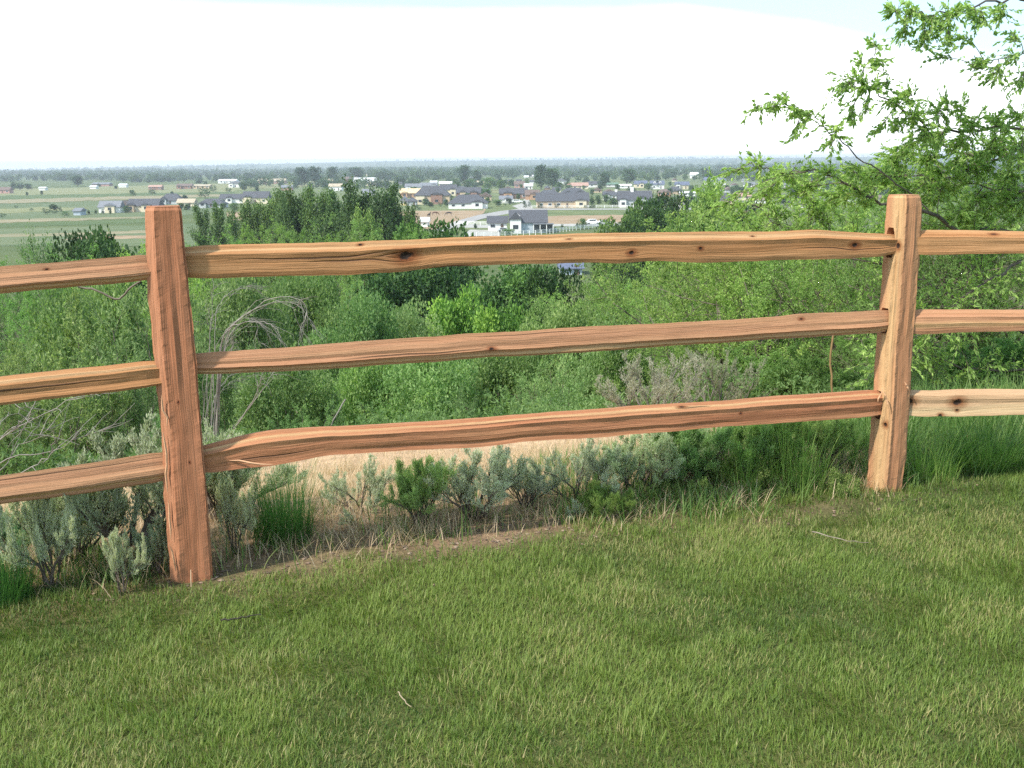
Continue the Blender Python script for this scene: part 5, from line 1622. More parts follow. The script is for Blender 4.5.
house('small tan house right of the brick gabled long house', 479, 492, 201, 193, 'beige', 'brown', 'gy', (), (), 0, 0.5)
house('dark roofed white gable cottage left of the concrete road', 499, 513, 203.5, 196.3, 'white', 'grey', 'gx', ((0.4, 0.85, 'white', 0.9),), (), 0, 0.45)
house('long red brick house with dark roof above the end of the road', 499, 528, 199, 188.8, 'brick', 'slate', 'gx', ((0.15, 0.45, 'orange', 0.72),), (), 0, 0.45)
house('orange brick gabled house right of the long red brick one', 525, 540, 200, 190.5, 'orange', 'brown', 'gx', ((0.35, 0.9, 'orange', 0.85),), (), 0, 0.45)
house('long beige house with a wide slate roof behind the white road line', 536, 590, 208.3, 193.5, 'beige', 'slate', 'gx', ((0.74, 0.95, 'cream', 0.6),), (), 0, 0.42)
house('tan gabled house just behind the roof of the long beige house', 560, 588, 200, 188.5, 'beige', 'slate', 'hip', ((0.15, 0.4, 'beige', 0.8), (0.6, 0.85, 'beige', 0.85)), (), 0, 0.5)
house('slate roofed house left of the tan gabled one behind the beige house', 538, 560, 199.5, 190.5, 'beige', 'slate', 'hip', (), (), 0, 0.5)
house('tiny white house with a white roof above the orange brick house', 524, 533, 189.5, 184, 'white', 'white', 'gx', (), (), 0, 0.5)
house('pinkish low house left of the tiny white one', 514, 525, 188, 181.5, 'pink', 'brown', 'gx', (), (), 0, 0.45)
house('small white cottage in front of the tall dark trees', 556, 567, 184.5, 178.5, 'white', 'grey', 'gy', (), (), 0, 0.5)
house('cream house with a terracotta roof in the back row', 566, 589, 189.3, 183, 'cream', 'terracotta', 'gx', ((0.0, 0.18, 'white', 0.9),), (), 0, 0.45)
house('dark roofed little house right of the terracotta roofed one', 588, 602, 187.5, 181.5, 'white', 'slate', 'gx', (), (), 0, 0.45)
house('long low white shed with a green roof in the back row', 606, 619, 187.2, 183, 'white', 'green', 'gx', (), (), 0, 0.55, cat='shed', name='shed')
house('second long low white shed, next to the green roofed one', 619, 632, 188.5, 184.5, 'white', 'white', 'gx', (), (), 0, 0.6, cat='shed', name='shed')
house('white gabled house with a black roof and chimney left of the two chimney house', 603, 618, 200.5, 192, 'white', 'slate', 'gx', ((0.0, 0.4, 'white', 0.9),), ((0.95, 1.5),), 0, 0.5)
house('big slate roofed house with two pale chimneys beside the round trees', 618, 653, 207.5, 191.5, 'grey', 'slate', 'gx', ((0.55, 0.85, 'grey', 0.72), (0.02, 0.2, 'white', 0.6)), ((0.42, 1.6),), 0, 0.42)
house('cream house with a blue roof, left of the blue roofed pair', 634, 648, 188, 181, 'cream', 'blue', 'gx', ((0.4, 0.7, 'cream', 0.85),), (), 0, 0.5)
house('white blue roofed house with small dormers, middle of the blue roofed row', 650, 665, 189.3, 181, 'white', 'blue', 'gx', (), (), 0, 0.5, dormers=(0.3, 0.7))
house('cream house with a bright blue roof at the right of the blue roofed row', 675, 690, 189.3, 182, 'cream', 'blue', 'gx', ((0.02, 0.3, 'white', 0.9),), (), 0, 0.5)
house('orange brick house in front of the blue roofed row', 658, 672, 197, 189.5, 'orange', 'brown', 'hip', ((0.5, 0.9, 'orange', 0.85),), (), 0, 0.5)
house('purple grey roofed house behind the orange brick one', 667, 683, 194.5, 187, 'beige', 'slate', 'hip', (), (), 0, 0.4)
house('low white flat shed right of the orange brick house', 680, 696, 197, 193, 'white', 'white', 'gx', (), (), 0, 0.7, cat='shed', name='shed')
house('white house with two dormers seen through the elm twigs', 704, 727, 185, 177.5, 'white', 'blue', 'gx', (), (), 0, 0.5, dormers=(0.35, 0.65))
house('little white barn standing alone among the far dark trees', 690, 699, 178.5, 172.5, 'white', 'white', 'gx', (), (), 0, 0.5, cat='barn', name='barn')
house('dark roofed house right of the open pale tree', 712, 736, 204.5, 194, 'beige', 'slate', 'hip', (), (), 0, 0.4)
house('pink beige roofed house beside the dark roofed one behind the elm', 734, 752, 200.5, 193.5, 'cream', 'terracotta', 'gx', (), (), 0, 0.5)
house('white gabled house glimpsed through elm leaves left of the right post', 757, 774, 204, 197, 'white', 'beige', 'gy', (), (), 0, 0.5)
house('pale roofed house glimpsed above the elm leaves', 744, 756, 187, 182.5, 'white', 'grey', 'gx', (), (), 0, 0.5)
house('blue grey roofed house glimpsed between elm branches', 798, 818, 190, 184.5, 'white', 'bluegrey' if False else 'blue', 'gx', (), (), 0, 0.5)
house('row house with white walls glimpsed left of the right post', 792, 808, 208, 200, 'white', 'slate', 'gx', (), (), 0, 0.5)
house('cream house glimpsed close beside the right post', 824, 840, 204, 197, 'cream', 'grey', 'gx', (), (), 0, 0.5)
house('white house glimpsed through leaves right of the right post', 952, 972, 200, 191, 'white', 'grey', 'gx', (), (), 0, 0.5)
# left
house('grey roofed house with white walls, left end of the row left of the left post', 99, 120, 213, 201.5, 'white', 'grey', 'gx', ((0.35, 0.8, 'cream', 0.8),), (), 0, 0.42)
house('orange tan gabled house beside the white walled one at left', 118, 128, 210.5, 201, 'yellow', 'brown', 'gy', (), (), 0, 0.5)
house('dark roofed double house left of the left post', 128, 158, 212, 199.5, 'cream', 'slate', 'gx', ((0.5, 0.78, 'cream', 0.66), (0.05, 0.25, 'beige', 0.7)), (), 0, 0.4)
house('dark hip roofed house just behind the top of the left post', 160, 181, 204.5, 194.2, 'grey', 'slate', 'hip', (), (), 0, 0.3)
house('pale tan roofed house right of the top of the left post', 177, 194, 206.5, 199.3, 'cream', 'beige', 'gx', (), (), 0, 0.4)
house('long low red brick building far left of the left post top', 149, 161, 190, 185.3, 'brick', 'terracotta', 'gx', (), (), 0, 0.55, cat='building', name='farm_building')
house('reddish farm building above the left post', 177, 191, 189, 184, 'brick', 'brown', 'gx', (), (), 0, 0.5, cat='building', name='farm_building')
house('low tan farm shed right of the reddish building', 192, 209, 188.8, 184.8, 'beige', 'beige', 'gx', (), (), 0, 0.6, cat='shed', name='shed')
house('slate roofed house behind the slender poplars', 198, 224, 208, 199.5, 'grey', 'slate', 'hip', (), (), 0, 0.35)
house('white walled dark roofed house above the slender poplars', 220, 245, 203.5, 194.5, 'white', 'slate', 'gx', ((0.3, 0.5, 'white', 0.8),), (), 0, 0.45)
house('dark roofed house behind the left end of the cottonwood grove', 243, 268, 204, 192, 'cream', 'slate', 'gx', (), (), 0, 0.45)
house('long white roofed farm shed at left centre', 219, 235, 183.5, 179.5, 'white', 'white', 'gx', (), (), 0, 0.5, cat='shed', name='shed')
house('white barn beside the long white roofed shed', 229, 242, 187.5, 181, 'white', 'grey', 'gy', (), (), 0, 0.5, cat='barn', name='barn')
house('pinkish long farm building left of the two dark round trees', 259, 284, 184, 179, 'pink', 'beige', 'gx', (), (), 0, 0.5, cat='building', name='farm_building')
house('small mauve house below the two dark round trees', 281, 292, 190.5, 185.5, 'pink', 'grey', 'gx', (), (), 0, 0.5)
house('white house peeping over the cottonwood grove', 329, 342, 191, 184, 'white', 'beige', 'gx', (), (), 0, 0.55)
house('beige house right of the dark round trees', 322, 333, 184, 179, 'beige', 'beige', 'gx', (), (), 0, 0.5)
house('cream church like house with a pale blue roof above the darkest cottonwood', 354, 376, 186, 178, 'cream', 'white', 'gx', ((0.1, 0.35, 'white', 0.98),), (), 0, 0.5)
house('brown roofed farmhouse left of the pale blue roofed one', 342, 356, 183, 177, 'pink', 'brown', 'gx', (), (), 0, 0.5)
house('pale grey house between the two dark cottonwoods', 362, 374, 197, 189.5, 'grey', 'grey', 'gx', (), (), 0, 0.5)
house('white house with grey roof behind the wooden roofed construction', 405, 422, 191, 184, 'white', 'grey', 'gx', (), (), 0, 0.5)
house('blue grey roofed house in the back row, second from the wooden roof', 420, 437, 189.5, 183, 'bluegrey', 'grey', 'gx', ((0.7, 0.95, 'white', 0.9),), (), 0, 0.5)
house('cream shed with a white roof in the back row', 439, 452, 187, 181.8, 'cream', 'white', 'gx', (), (), 0, 0.55, cat='shed', name='shed')
house('pale mauve house in the back row near the bright green tree', 473, 484, 186, 181, 'pink', 'beige', 'gx', (), (), 0, 0.5)
house('white roofed house by the light field in the back row', 430, 437, 184.5, 181, 'white', 'white', 'gx', (), (), 0, 0.5)
house('dusty red barn at the far left frame edge', -4, 9, 193.5, 187.5, 'pink', 'brown', 'gx', (), (), 0, 0.5, cat='barn', name='barn')
house('little white outbuilding nearest the left frame edge', 39, 45, 190.5, 187.3, 'white', 'white', 'gx', (), (), 0, 0.6, win=False, cat='shed', name='shed')
house('white shed in the field edge beyond the tall green field', 90, 96, 189, 186, 'white', 'white', 'gx', (), (), 0, 0.6, win=False, cat='shed', name='shed')
house('grey low farm roof left of the red brick building', 93, 108, 186.3, 182.8, 'pink', 'grey', 'gx', (), (), 0, 0.5, win=False, cat='shed', name='shed')
house('small white farm roof right of the grey low one', 119, 126, 187.5, 184, 'white', 'white', 'gx', (), (), 0, 0.5, win=False, cat='shed', name='shed')
house('grey blue garden shed in the field left of the white walled house', 73, 81, 215.5, 210.5, 'bluegrey', 'grey', 'gx', (), (), 0, 0.5, win=False, cat='shed', name='shed')
house('white shed at the lower edge of the horse pasture', 420, 429, 227.3, 223.7, 'white', 'white', 'gx', (), (), 0, 0.5, win=False, cat='shed', name='shed')
house('blue grey roof showing between the rails under the top rail at the centre', 559, 584, 277, 263, 'bluegrey', 'blue', 'gx', (), (), 0, 0.4)

rt_ = np.random.default_rng(17)
_n = 0
for _ in range(4000):
    if _n >= 48: break
    px = rt_.uniform(395, 900); hy = 163 + (512 - px) * 0.0087; off = rt_.uniform(18, 43)
    py = hy + off; w_ = off * rt_.uniform(0.24, 0.38); h_ = off * rt_.uniform(0.11, 0.17)
    if px < 486 and py > 206: continue
    if any(px < b1 + 1.5 and px + w_ > b0 - 1.5 and abs(py - bb) < 5.0 for b0, b1, bb, bt in TAKEN): continue
    if 495 < px + w_ / 2 < 545 and py > 200: continue
    _n += 1
    house('small muted house among the village trees', px, px + w_, py, py - h_, ['cream', 'grey', 'beige', 'white', 'brick'][_n % 5], ['slate', 'grey', 'brown', 'slate'][_n % 4], ['gx', 'hip', 'gy', 'gx'][_n % 4], (), (), 0, 0.45, group='small houses packed between the larger village houses')

# farther small roofs among the tree belt: look-alikes share a label
rh = np.random.default_rng(91)
for k in range(24):
    px = rh.uniform(10, 880); hy = 163 + (512 - px) * 0.0087
    py = hy + rh.uniform(7.5, 15)
    wpx = rh.uniform(3, 6)
    house('tiny pale roof far off among the trees below the horizon', px, px + wpx, py + 1, py - rh.uniform(1.0, 1.8), ['white', 'cream', 'pink'][k % 3], ['white', 'beige', 'grey'][k % 3], 'gx', (), (), 0, 0.5, group='tiny far roofs below the horizon', win=False)


# ------------------------------------------------------------------ fences, vehicles, horses, poles
def white_fence(pp, label, hgt_=1.3, step=3.0):
    P = np.array([on_valley(*p, VZ + 0.3) for p in pp]); P[:, 2] = VZ + 0.3
    e = empty('white_fence', tuple(P[0])); setp(e, label, 'fence')
    seg = np.linalg.norm(np.diff(P, axis=0), axis=1); cum = np.concatenate([[0], np.cumsum(seg)])
    n = int(cum[-1] / step); wm_ = hm('white_vinyl', (0.80, 0.80, 0.78))
    V, F = [], []
    Vr, Fr = [], []
    q = [np.array([np.interp(t, cum, P[:, i]) for i in range(3)]) - P[0] for t in np.linspace(0, cum[-1], n + 1)]
    pm = None
    for k, c in enumerate(q):
        if k < 100:
            if pm is None:
                box(V, F, -.09, .09, -.09, .09, -0.4, hgt_); pm = pym('fence_post', V, F, wm_)
            link('fence_post', pm, e, tuple(c))
    for a, b in zip(q[:-1], q[1:]):
        d = unit(b - a); s = np.array([-d[1], d[0], 0]) * 0.03
        for z in (0.35, 0.8, 1.2):
            o = len(Vr)
            for pt in (a, b):
                for ss in (s, -s):
                    for dz in (0, 0.13): Vr.append(tuple(pt + ss + np.array([0, 0, z + dz])))
            Fr += [(o, o + 1, o + 3, o + 2), (o + 4, o + 6, o + 7, o + 5), (o, o + 4, o + 5, o + 1), (o + 2, o + 3, o + 7, o + 6), (o + 1, o + 5, o + 7, o + 3), (o, o + 2, o + 6, o + 4)]
    link('fence_rails', pym('fence_rails', Vr, Fr, wm_), e)


white_fence([(462, 237), (500, 236), (545, 233.5), (575, 229.5), (620, 225.5)], 'white rail fence running right from the nearest slate roofed house', step=2.4)
white_fence([(532, 208.0), (620, 207.6), (655, 208.5)], 'long white fence line in front of the beige house', step=4)
white_fence([(677, 203), (683, 209.3), (695, 208.6)], 'short white fence bending round right of the big round trees', step=3)
white_fence([(455, 224.5), (487, 225)], 'short white fence at the driveway left of the nearest house', step=2.4)


def vehicle(px, py, L, label, c, tall=False, rz=0.1):
    p = on_valley(px, py); e = empty('parked_van' if tall else 'parked_car', (p[0], p[1], VZ + 0.45), rz)
    setp(e, label, 'van' if tall else 'car')
    m = hm('paint_' + c, {'white': (0.8, 0.8, 0.8), 'dark': (0.05, 0.05, 0.06), 'silver': (0.5, 0.52, 0.54)}[c], rough=0.3)
    h = 1.9 if tall else 1.4
    prof = [(-L / 2, .35), (-L / 2, h * .62), (-L * .40, h * .66), (-L * .30, h), (L * .18, h), (L * .30, h * .66), (L * .48, h * .58), (L / 2, .35)]
    V = [(x, -.85, z) for x, z in prof] + [(x, .85, z) for x, z in prof]; n = len(prof)
    F = [tuple(range(n))[::1], tuple(range(n, 2 * n))[::-1]] + [(i_, (i_ + 1) % n, n + (i_ + 1) % n, n + i_) for i_ in range(n)]
    link('body', pym('body', V, F, m), e)
    V, F = [], []; box(V, F, -L * .30, L * .17, -.87, .87, h * .68, h * .93); link('window', pym('window', V, F, hm('dark_glass', (0.04, 0.05, 0.06), rough=0.2)), e)
    import bmesh as b_
    for x in (-L * .32, L * .32):
        for y in (-.8, .8):
            b = b_.new(); b_.ops.create_cone(b, cap_ends=True, segments=14, radius1=.34, radius2=.34, depth=.22)
            b_.ops.rotate(b, verts=b.verts, matrix=Matrix.Rotation(math.pi / 2, 3, 'X')); me = bpy.data.meshes.new('wheel'); b.to_mesh(me); b.free()
            me.materials.append(hm('tyre_rubber', (0.03, 0.03, 0.03))); link('wheel', me, e, (x, y, .34))


vehicle(593, 225.4, 5.2, 'white van parked on the pale drive beside the white rail fence', 'white', True)
vehicle(604, 225.2, 4.8, 'silver car parked right of the white van', 'silver')
vehicle(517, 203.5, 7.0, 'long white van on the concrete at the end of the road', 'white', True)
vehicle(504, 233.2, 4.6, 'silver car by the garage wing of the nearest house', 'silver')


def horse_mesh(grazing):
    s = 1.0
    P = [((0, 0, 1.25), .30), ((0.45, 0, 1.28), .32), ((-0.45, 0, 1.25), .29), ((-0.80, 0, 1.28), .30), ((0.85, 0, 1.32), .26)]
    E = [(0, 1), (0, 2), (2, 3), (1, 4)]
    if grazing: nk = [((1.15, 0, 1.15), .17), ((1.45, 0, .75), .13), ((1.62, 0, .40), .12), ((1.85, 0, .12), .075)]
    else: nk = [((1.12, 0, 1.62), .18), ((1.32, 0, 1.95), .13), ((1.52, 0, 2.05), .12), ((1.82, 0, 1.82), .075)]
    i0 = len(P); P += nk; E += [(4, i0), (i0, i0 + 1), (i0 + 1, i0 + 2), (i0 + 2, i0 + 3)]
    P += [((-1.05, 0, 1.25), .07), ((-1.2, 0, .95), .07), ((-1.22, 0, .6), .04)]; k = len(P) - 3; E += [(3, k), (k, k + 1), (k + 1, k + 2)]
    for sy in (-1, 1):
        j = len(P); P += [((.72, .17 * sy, 1.0), .14), ((.74, .18 * sy, .55), .07), ((.74, .18 * sy, .12), .05), ((.80, .18 * sy, .03), .065)]
        E += [(4, j), (j, j + 1), (j + 1, j + 2), (j + 2, j + 3)]
        j = len(P); P += [((-.72, .17 * sy, .98), .17), ((-.98, .18 * sy, .58), .075), ((-.90, .18 * sy, .12), .05), ((-.84, .18 * sy, .03), .065)]
        E += [(3, j), (j, j + 1), (j + 1, j + 2), (j + 2, j + 3)]
    me = bpy.data.meshes.new('h'); me.from_pydata([p for p, _ in P], E, [])
    o = bpy.data.objects.new('h', me); col.objects.link(o)
    md = o.modifiers.new('s', 'SKIN')
    for v, (_, r_) in zip(me.skin_vertices[0].data, P): v.radius = (r_, r_)
    me.skin_vertices[0].data[0].use_root = True
    o.modifiers.new('u', 'SUBSURF').levels = 1
    bpy.context.view_layer.update()
    new = bpy.data.meshes.new_from_object(o.evaluated_get(bpy.context.evaluated_depsgraph_get()))
    bpy.data.objects.remove(o); new.name = 'horse'
    new.polygons.foreach_set('use_smooth', np.ones(len(new.polygons), bool))
    return new


HG, HS = horse_mesh(True), horse_mesh(False)
for px, py, me_, rz, c, lb in ((429, 217.5, HS, 1.2, (0.05, 0.03, 0.02), 'black horse standing head up at the left of the group in the tan pasture'),
                               (435, 215.6, HG, 0.2, (0.11, 0.05, 0.03), 'brown horse grazing in the middle of the pasture group'),
                               (449, 215.8, HG, 3.2, (0.03, 0.02, 0.02), 'dark horse grazing alone on the right side of the tan pasture'),
                               (415, 219.8, HG, 2.8, (0.06, 0.03, 0.02), 'dark horse at the lower left corner of the tan pasture')):
    p = on_valley(px, py, VZ + 0.3); o = link('horse', me_.copy(), None, tuple(p)); o.rotation_euler = (0, 0, rz); o.scale = (1.15,) * 3
    o.data.materials.clear(); o.data.materials.append(plain_mat('horse_coat', c, 0.6)); setp(o, lb, 'horse', 'horses in the tan pasture')

for px, py, hp, lb in ((309, 186, 10, 'pale pole between the two dark round trees'), (416, 238, 14, 'thin grey pole at the lower end of the horse pasture'), (425.5, 238, 11, 'second thin pole, shorter, below the horse pasture'), (538.5, 203, 12, 'pale pole at the left end of the beige house')):
    a = on_valley(px, py); t = at_depth(px, py - hp, a[1]); h_ = t[2] - VZ
    e = empty('utility_pole', (a[0], a[1], VZ)); setp(e, lb, 'pole')
    V, F = tubes([(np.array([[0, 0, -.3], [0, 0, h_ / 2], [0, 0, h_]]), np.array([.22, .19, .15]), 6)]); link('pole', mesh_np('pole', V, F, MAT_DEADWOOD, smooth=True), e)
    V, F = tubes([(np.array([[-0.9, 0, h_ - .8], [0, 0, h_ - .8], [0.9, 0, h_ - .8]]), np.array([.08, .08, .08]), 4)]); link('crossarm', mesh_np('crossarm', V, F, MAT_DEADWOOD), e)

# ------------------------------------------------------------------ village and far trees
FT = [proto_far('round_tree', 401, n=1600, size=0.8, nl=26), proto_far('round_tree', 402, wide=0.7, n=1600, size=0.8, nl=26), proto_far('round_tree', 403, wide=0.5, n=1500, size=0.8, nl=24)]
FC = proto_far('conifer', 404, h=8, wide=0.35, conic=True, n=400, size=0.7)
FS = proto_far('garden_shrub', 405, h=3, wide=1.1, n=300, size=0.35)


def vtree(p, px, basep, topp, wpx, label, cat='tree', group=None, tint=(1, 1, 1), name=None):
    a = on_valley(px, basep); t = at_depth(px, topp, a[1]); h_ = max(1.0, t[2] - VZ)
    wm = wpx / FPX * a[1] / 2
    p.put((a[0], a[1], VZ), h_ / p.h, wm / p.rad, label, cat, group, tint=tint, name=name)


BIG = [(302, 186, 167, 13, 'left one of the two tall dark round trees on the plain', (.62, .75, .8)), (315.5, 186, 166.5, 14, 'right one of the two tall dark round trees on the plain', (.55, .68, .75)),
       (333, 183, 167, 13, 'third dark round tree, right of the tall pair', (.85, .95, 1)), (356, 181, 167, 16, 'dark tree group right of the three round ones', (.8, .9, 1)),
       (488, 190, 177.5, 13, 'bright green round tree in the back row of the village', (1.9, 1.9, 1.3)), (500, 190, 180, 9, 'smaller green tree right of the bright green one', (1.7, 1.7, 1.3)),
       (464, 184, 165, 14, 'tall blue green tree above the brick gabled long house', (.9, 1, 1.1)), (476, 183, 170, 11, 'tree right of the tall blue green one', (1, 1.05, 1)),
       (541, 189, 165, 15, 'tall dark tree left of the small white cottage', (.85, .95, .95)), (552, 189, 168, 14, 'broad dark tree touching the small white cottage', (1, 1.1, 1)),
       (603, 187, 172, 12, 'dark tree behind the green roofed shed', (.9, 1, 1)), (627, 184, 169, 17, 'broad dark tree above the two low white sheds', (1.1, 1.2, 1.1)),
       (600, 190, 183.5, 6, 'dark conifer shaped tree right of the terracotta roofed house', (.8, .9, .9)), (205, 198, 187, 14, 'dark round bush standing alone in the light field above the left post', (.9, 1, .9)),
       (214, 192, 185.5, 8, 'small tree right of the lone dark bush', (1, 1.1, 1)), (228, 192, 187.5, 7, 'tiny dark bush by the farm sheds', (.9, 1, .9)), (133, 196, 191, 7, 'small dark bush in the field left of the left post', (.8, .9, .8)),
       (152, 194.5, 189, 9, 'small dark bush by the red brick building', (.9, 1, .9)), (78, 186, 175.5, 13, 'round dark tree at the far edge of the left fields', (.9, 1, 1.05)), (14, 189.5, 180.5, 7, 'dark pointed tree by the dusty red barn', (.8, .9, 1)),
       (20, 189.5, 182.5, 9, 'round dark tree right of the pointed one at far left', (.8, .9, 1)), (28, 189.5, 183.5, 8, 'second round dark tree at far left', (.85, .95, 1)),
       (42, 194.5, 190.4, 3, 'tiny dark tree alone in the green field', (.6, .7, .6)), (27, 195.5, 192, 3, 'faint tiny tree left of the lone one in the green field', (.9, 1, .9)),
       (46, 213.8, 208.2, 9, 'dark shrub group in the left field', (.8, .9, .8)), (54, 213, 210, 8, 'low shrubs right of the dark group in the left field', (.9, 1, .9)), (60.5, 212, 206.5, 4, 'small upright shrub in the left field', (.8, .9, .8)),
       (65, 216.5, 211, 9, 'green shrub left of the garden shed', (1.2, 1.4, 1)), (32, 210.5, 208, 5, 'tiny shrub far left in the field', (.9, 1, .9)), (16, 207.5, 205.5, 4, 'tiny shrub at the left of the field', (1, 1, .9)), (2, 217.5, 213, 8, 'dark shrub at the left frame edge in the field', (.9, 1, .9)),
       (704, 178, 168, 12, 'dark round tree right of the lonely white barn', (.8, .9, .95)), (248, 180, 173, 12, 'dark green trees behind the white barn', (.85, .95, 1)), (233, 178, 172, 6, 'small tree above the long white shed', (1, 1.1, 1)),
       (257, 192, 184, 5, 'narrow tree by the pinkish farm building', (.9, 1, .9)), (283, 185, 178.5, 5, 'narrow tree at the end of the pinkish farm building', (.9, 1, .9)), (200, 184, 178, 9, 'rounded tree behind the tan farm shed', (.9, 1, 1.1)),
       (582.5, 228.5, 218.5, 9, 'small round green tree beside the white rail fence', (1.7, 1.8, 1.3)), (577, 227.5, 222.5, 3.5, 'small dark conifer left of the round green tree', (.8, .9, .8)), (562, 229, 224, 3.5, 'tiny conifer near the nearest house', (1, 1.1, .9)),
       (508, 235.5, 229, 13, 'bright green tree in front of the nearest slate roofed house', (1.9, 2.0, 1.3)), (475.5, 228.5, 223.5, 4, 'tiny dark conifer on the drive', (.6, .7, .6)), (549, 231.5, 226.5, 6, 'dark shrub at the right corner of the nearest house', (.8, 1, .8)),
       (554, 231, 226.8, 7, 'second dark shrub right of the nearest house', (.9, 1, .8)), (613, 206.5, 198, 12, 'leafy garden tree left of the two chimney house', (1.4, 1.5, 1.1)), (606, 203, 195, 8, 'garden tree by the black roofed white house', (1, 1.1, .9)),
       (592, 205, 196, 6, 'narrow garden tree at the right end of the beige house', (1.1, 1.2, .9)), (599, 205, 196.5, 5, 'second narrow garden tree right of the beige house', (1, 1.1, .9)), (592.5, 208, 204, 8, 'dark clipped shrubs at the right end of the beige house', (.6, .75, .6)),
       (556, 208, 203.5, 5, 'round clipped shrub in front of the beige house, middle one', (.55, .65, .55)), (540, 208, 203, 6, 'round clipped shrub at the left end of the beige house', (.6, .7, .6)), (525.5, 207.8, 203.5, 5, 'dark round shrub by the white van', (.6, .7, .6)), (529.5, 207, 201.5, 4, 'dark shrub beside the concrete road', (.6, .7, .6)),
       (585.5, 208, 204.8, 4, 'clipped shrub right of the cream gable of the beige house', (.6, .7, .6)), (498, 206, 200, 9, 'light green garden tree left of the road end', (1.5, 1.6, 1.2)), (505.5, 205.5, 201.5, 4, 'small garden shrub by the white gable cottage', (1.2, 1.3, 1)),
       (424.5, 205, 199, 7, 'green garden tree before the big dark roofed house', (1.1, 1.3, 1)), (430, 207, 202, 7, 'dark garden tree by the brick gable', (.8, .95, .8)), (440, 206, 202.5, 6, 'low garden shrub before the brick gable', (1, 1.1, .9)),
       (446, 206, 199.5, 5, 'garden tree right of the brick gable', (.9, 1.1, .9)), (416, 209, 204.5, 7, 'dark shrub at the top corner of the pasture', (.8, .9, .8)), (420, 210, 207, 5, 'tiny shrub on the pasture edge', (.9, 1, .8)),
       (415.5, 190, 184, 4, 'small dark tree in the back row left', (.8, .9, .8)), (457.5, 191, 182.5, 4, 'small dark tree between back row roofs', (.8, .9, .8)), (467, 190, 184, 7, 'round dark tree above the brick gabled long house', (.7, .85, .75)),
       (475, 190, 184.5, 6, 'second round dark tree above the brick gabled long house', (.75, .9, .8)), (617, 190, 184, 6, 'green tree right of the green roofed shed', (1.2, 1.3, 1)), (592, 195, 189, 5, 'small tree above the tan gabled house', (1, 1.1, .9)),
       (659, 205, 196, 14, 'dark garden tree right of the two chimney house', (.7, .8, .7)), (690, 203, 196, 9, 'dark garden tree by the bending white fence', (.9, 1, .9)), (684.5, 203, 196.5, 3.5, 'narrow dark conifer by the bending white fence', (.6, .7, .6)),
       (126, 212.5, 206, 7, 'green garden tree between the houses at left', (1.1, 1.3, 1)), (103, 213.8, 209, 3, 'narrow shrub before the white walled house at left', (.6, .8, .7)), (110.5, 214, 209.3, 3, 'second narrow shrub before the white walled house', (.6, .8, .7)),
       (96, 213.8, 209.5, 3, 'narrow shrub left of the white walled house', (.8, .9, .8)), (89, 214, 210, 3, 'tiny narrow shrub beyond the garden shed', (.8, .9, .8)), (235, 212, 203, 9, 'light green tree beyond the gap in the poplars', (1.5, 1.6, 1.1)), (742, 196, 187, 12, 'leafy village tree behind the elm twigs', (1, 1.1, .9)),
       (772, 190, 176, 22, 'broad village tree behind the elm twigs', (.8, .9, .9)), (812, 182, 170, 24, 'dark tree mass right of the broad one, behind the elm', (.8, .9, .9)), (845, 190, 176, 22, 'dark village tree near the right post', (.8, .9, .9)), (785, 205, 196, 16, 'village tree low behind the elm', (.9, 1, .9))]
for i_, (px, b_, t_, w_, lb, ti) in enumerate(BIG):
    con = 'conifer' in lb or 'narrow' in lb or 'pointed' in lb
    shr = 'shrub' in lb or 'bush' in lb
    pr = FC if con else (FS if shr else FT[i_ % 3])
    vtree(pr, px, b_ + 0.6, t_, w_, lb, 'shrub' if shr else 'tree', None, ti, name='conifer' if con else ('garden_shrub' if shr else 'round_tree'))


rg_ = np.random.default_rng(66)
_spots = []
while len(_spots) < 70:
    px = rg_.uniform(400, 760); hy = 163 + (512 - px) * 0.0087
    py = hy + rg_.uniform(23, 45)
    if 400 < px < 485 and py > 206: continue
    if py > 205.5 and px > 520: continue
    _spots.append((px, py))
for px, py in _spots:
    h_ = rg_.uniform(3.5, 8.5); w_ = h_ * rg_.uniform(0.7, 1.25)
    vtree(FT[rg_.integers(3)], px, py, py - h_, w_, 'small leafy garden tree among the village houses', 'tree', 'garden trees among the village houses', tuple(np.array([1, 1.1, .9]) * rg_.uniform(0.7, 1.7)), name='garden_tree')


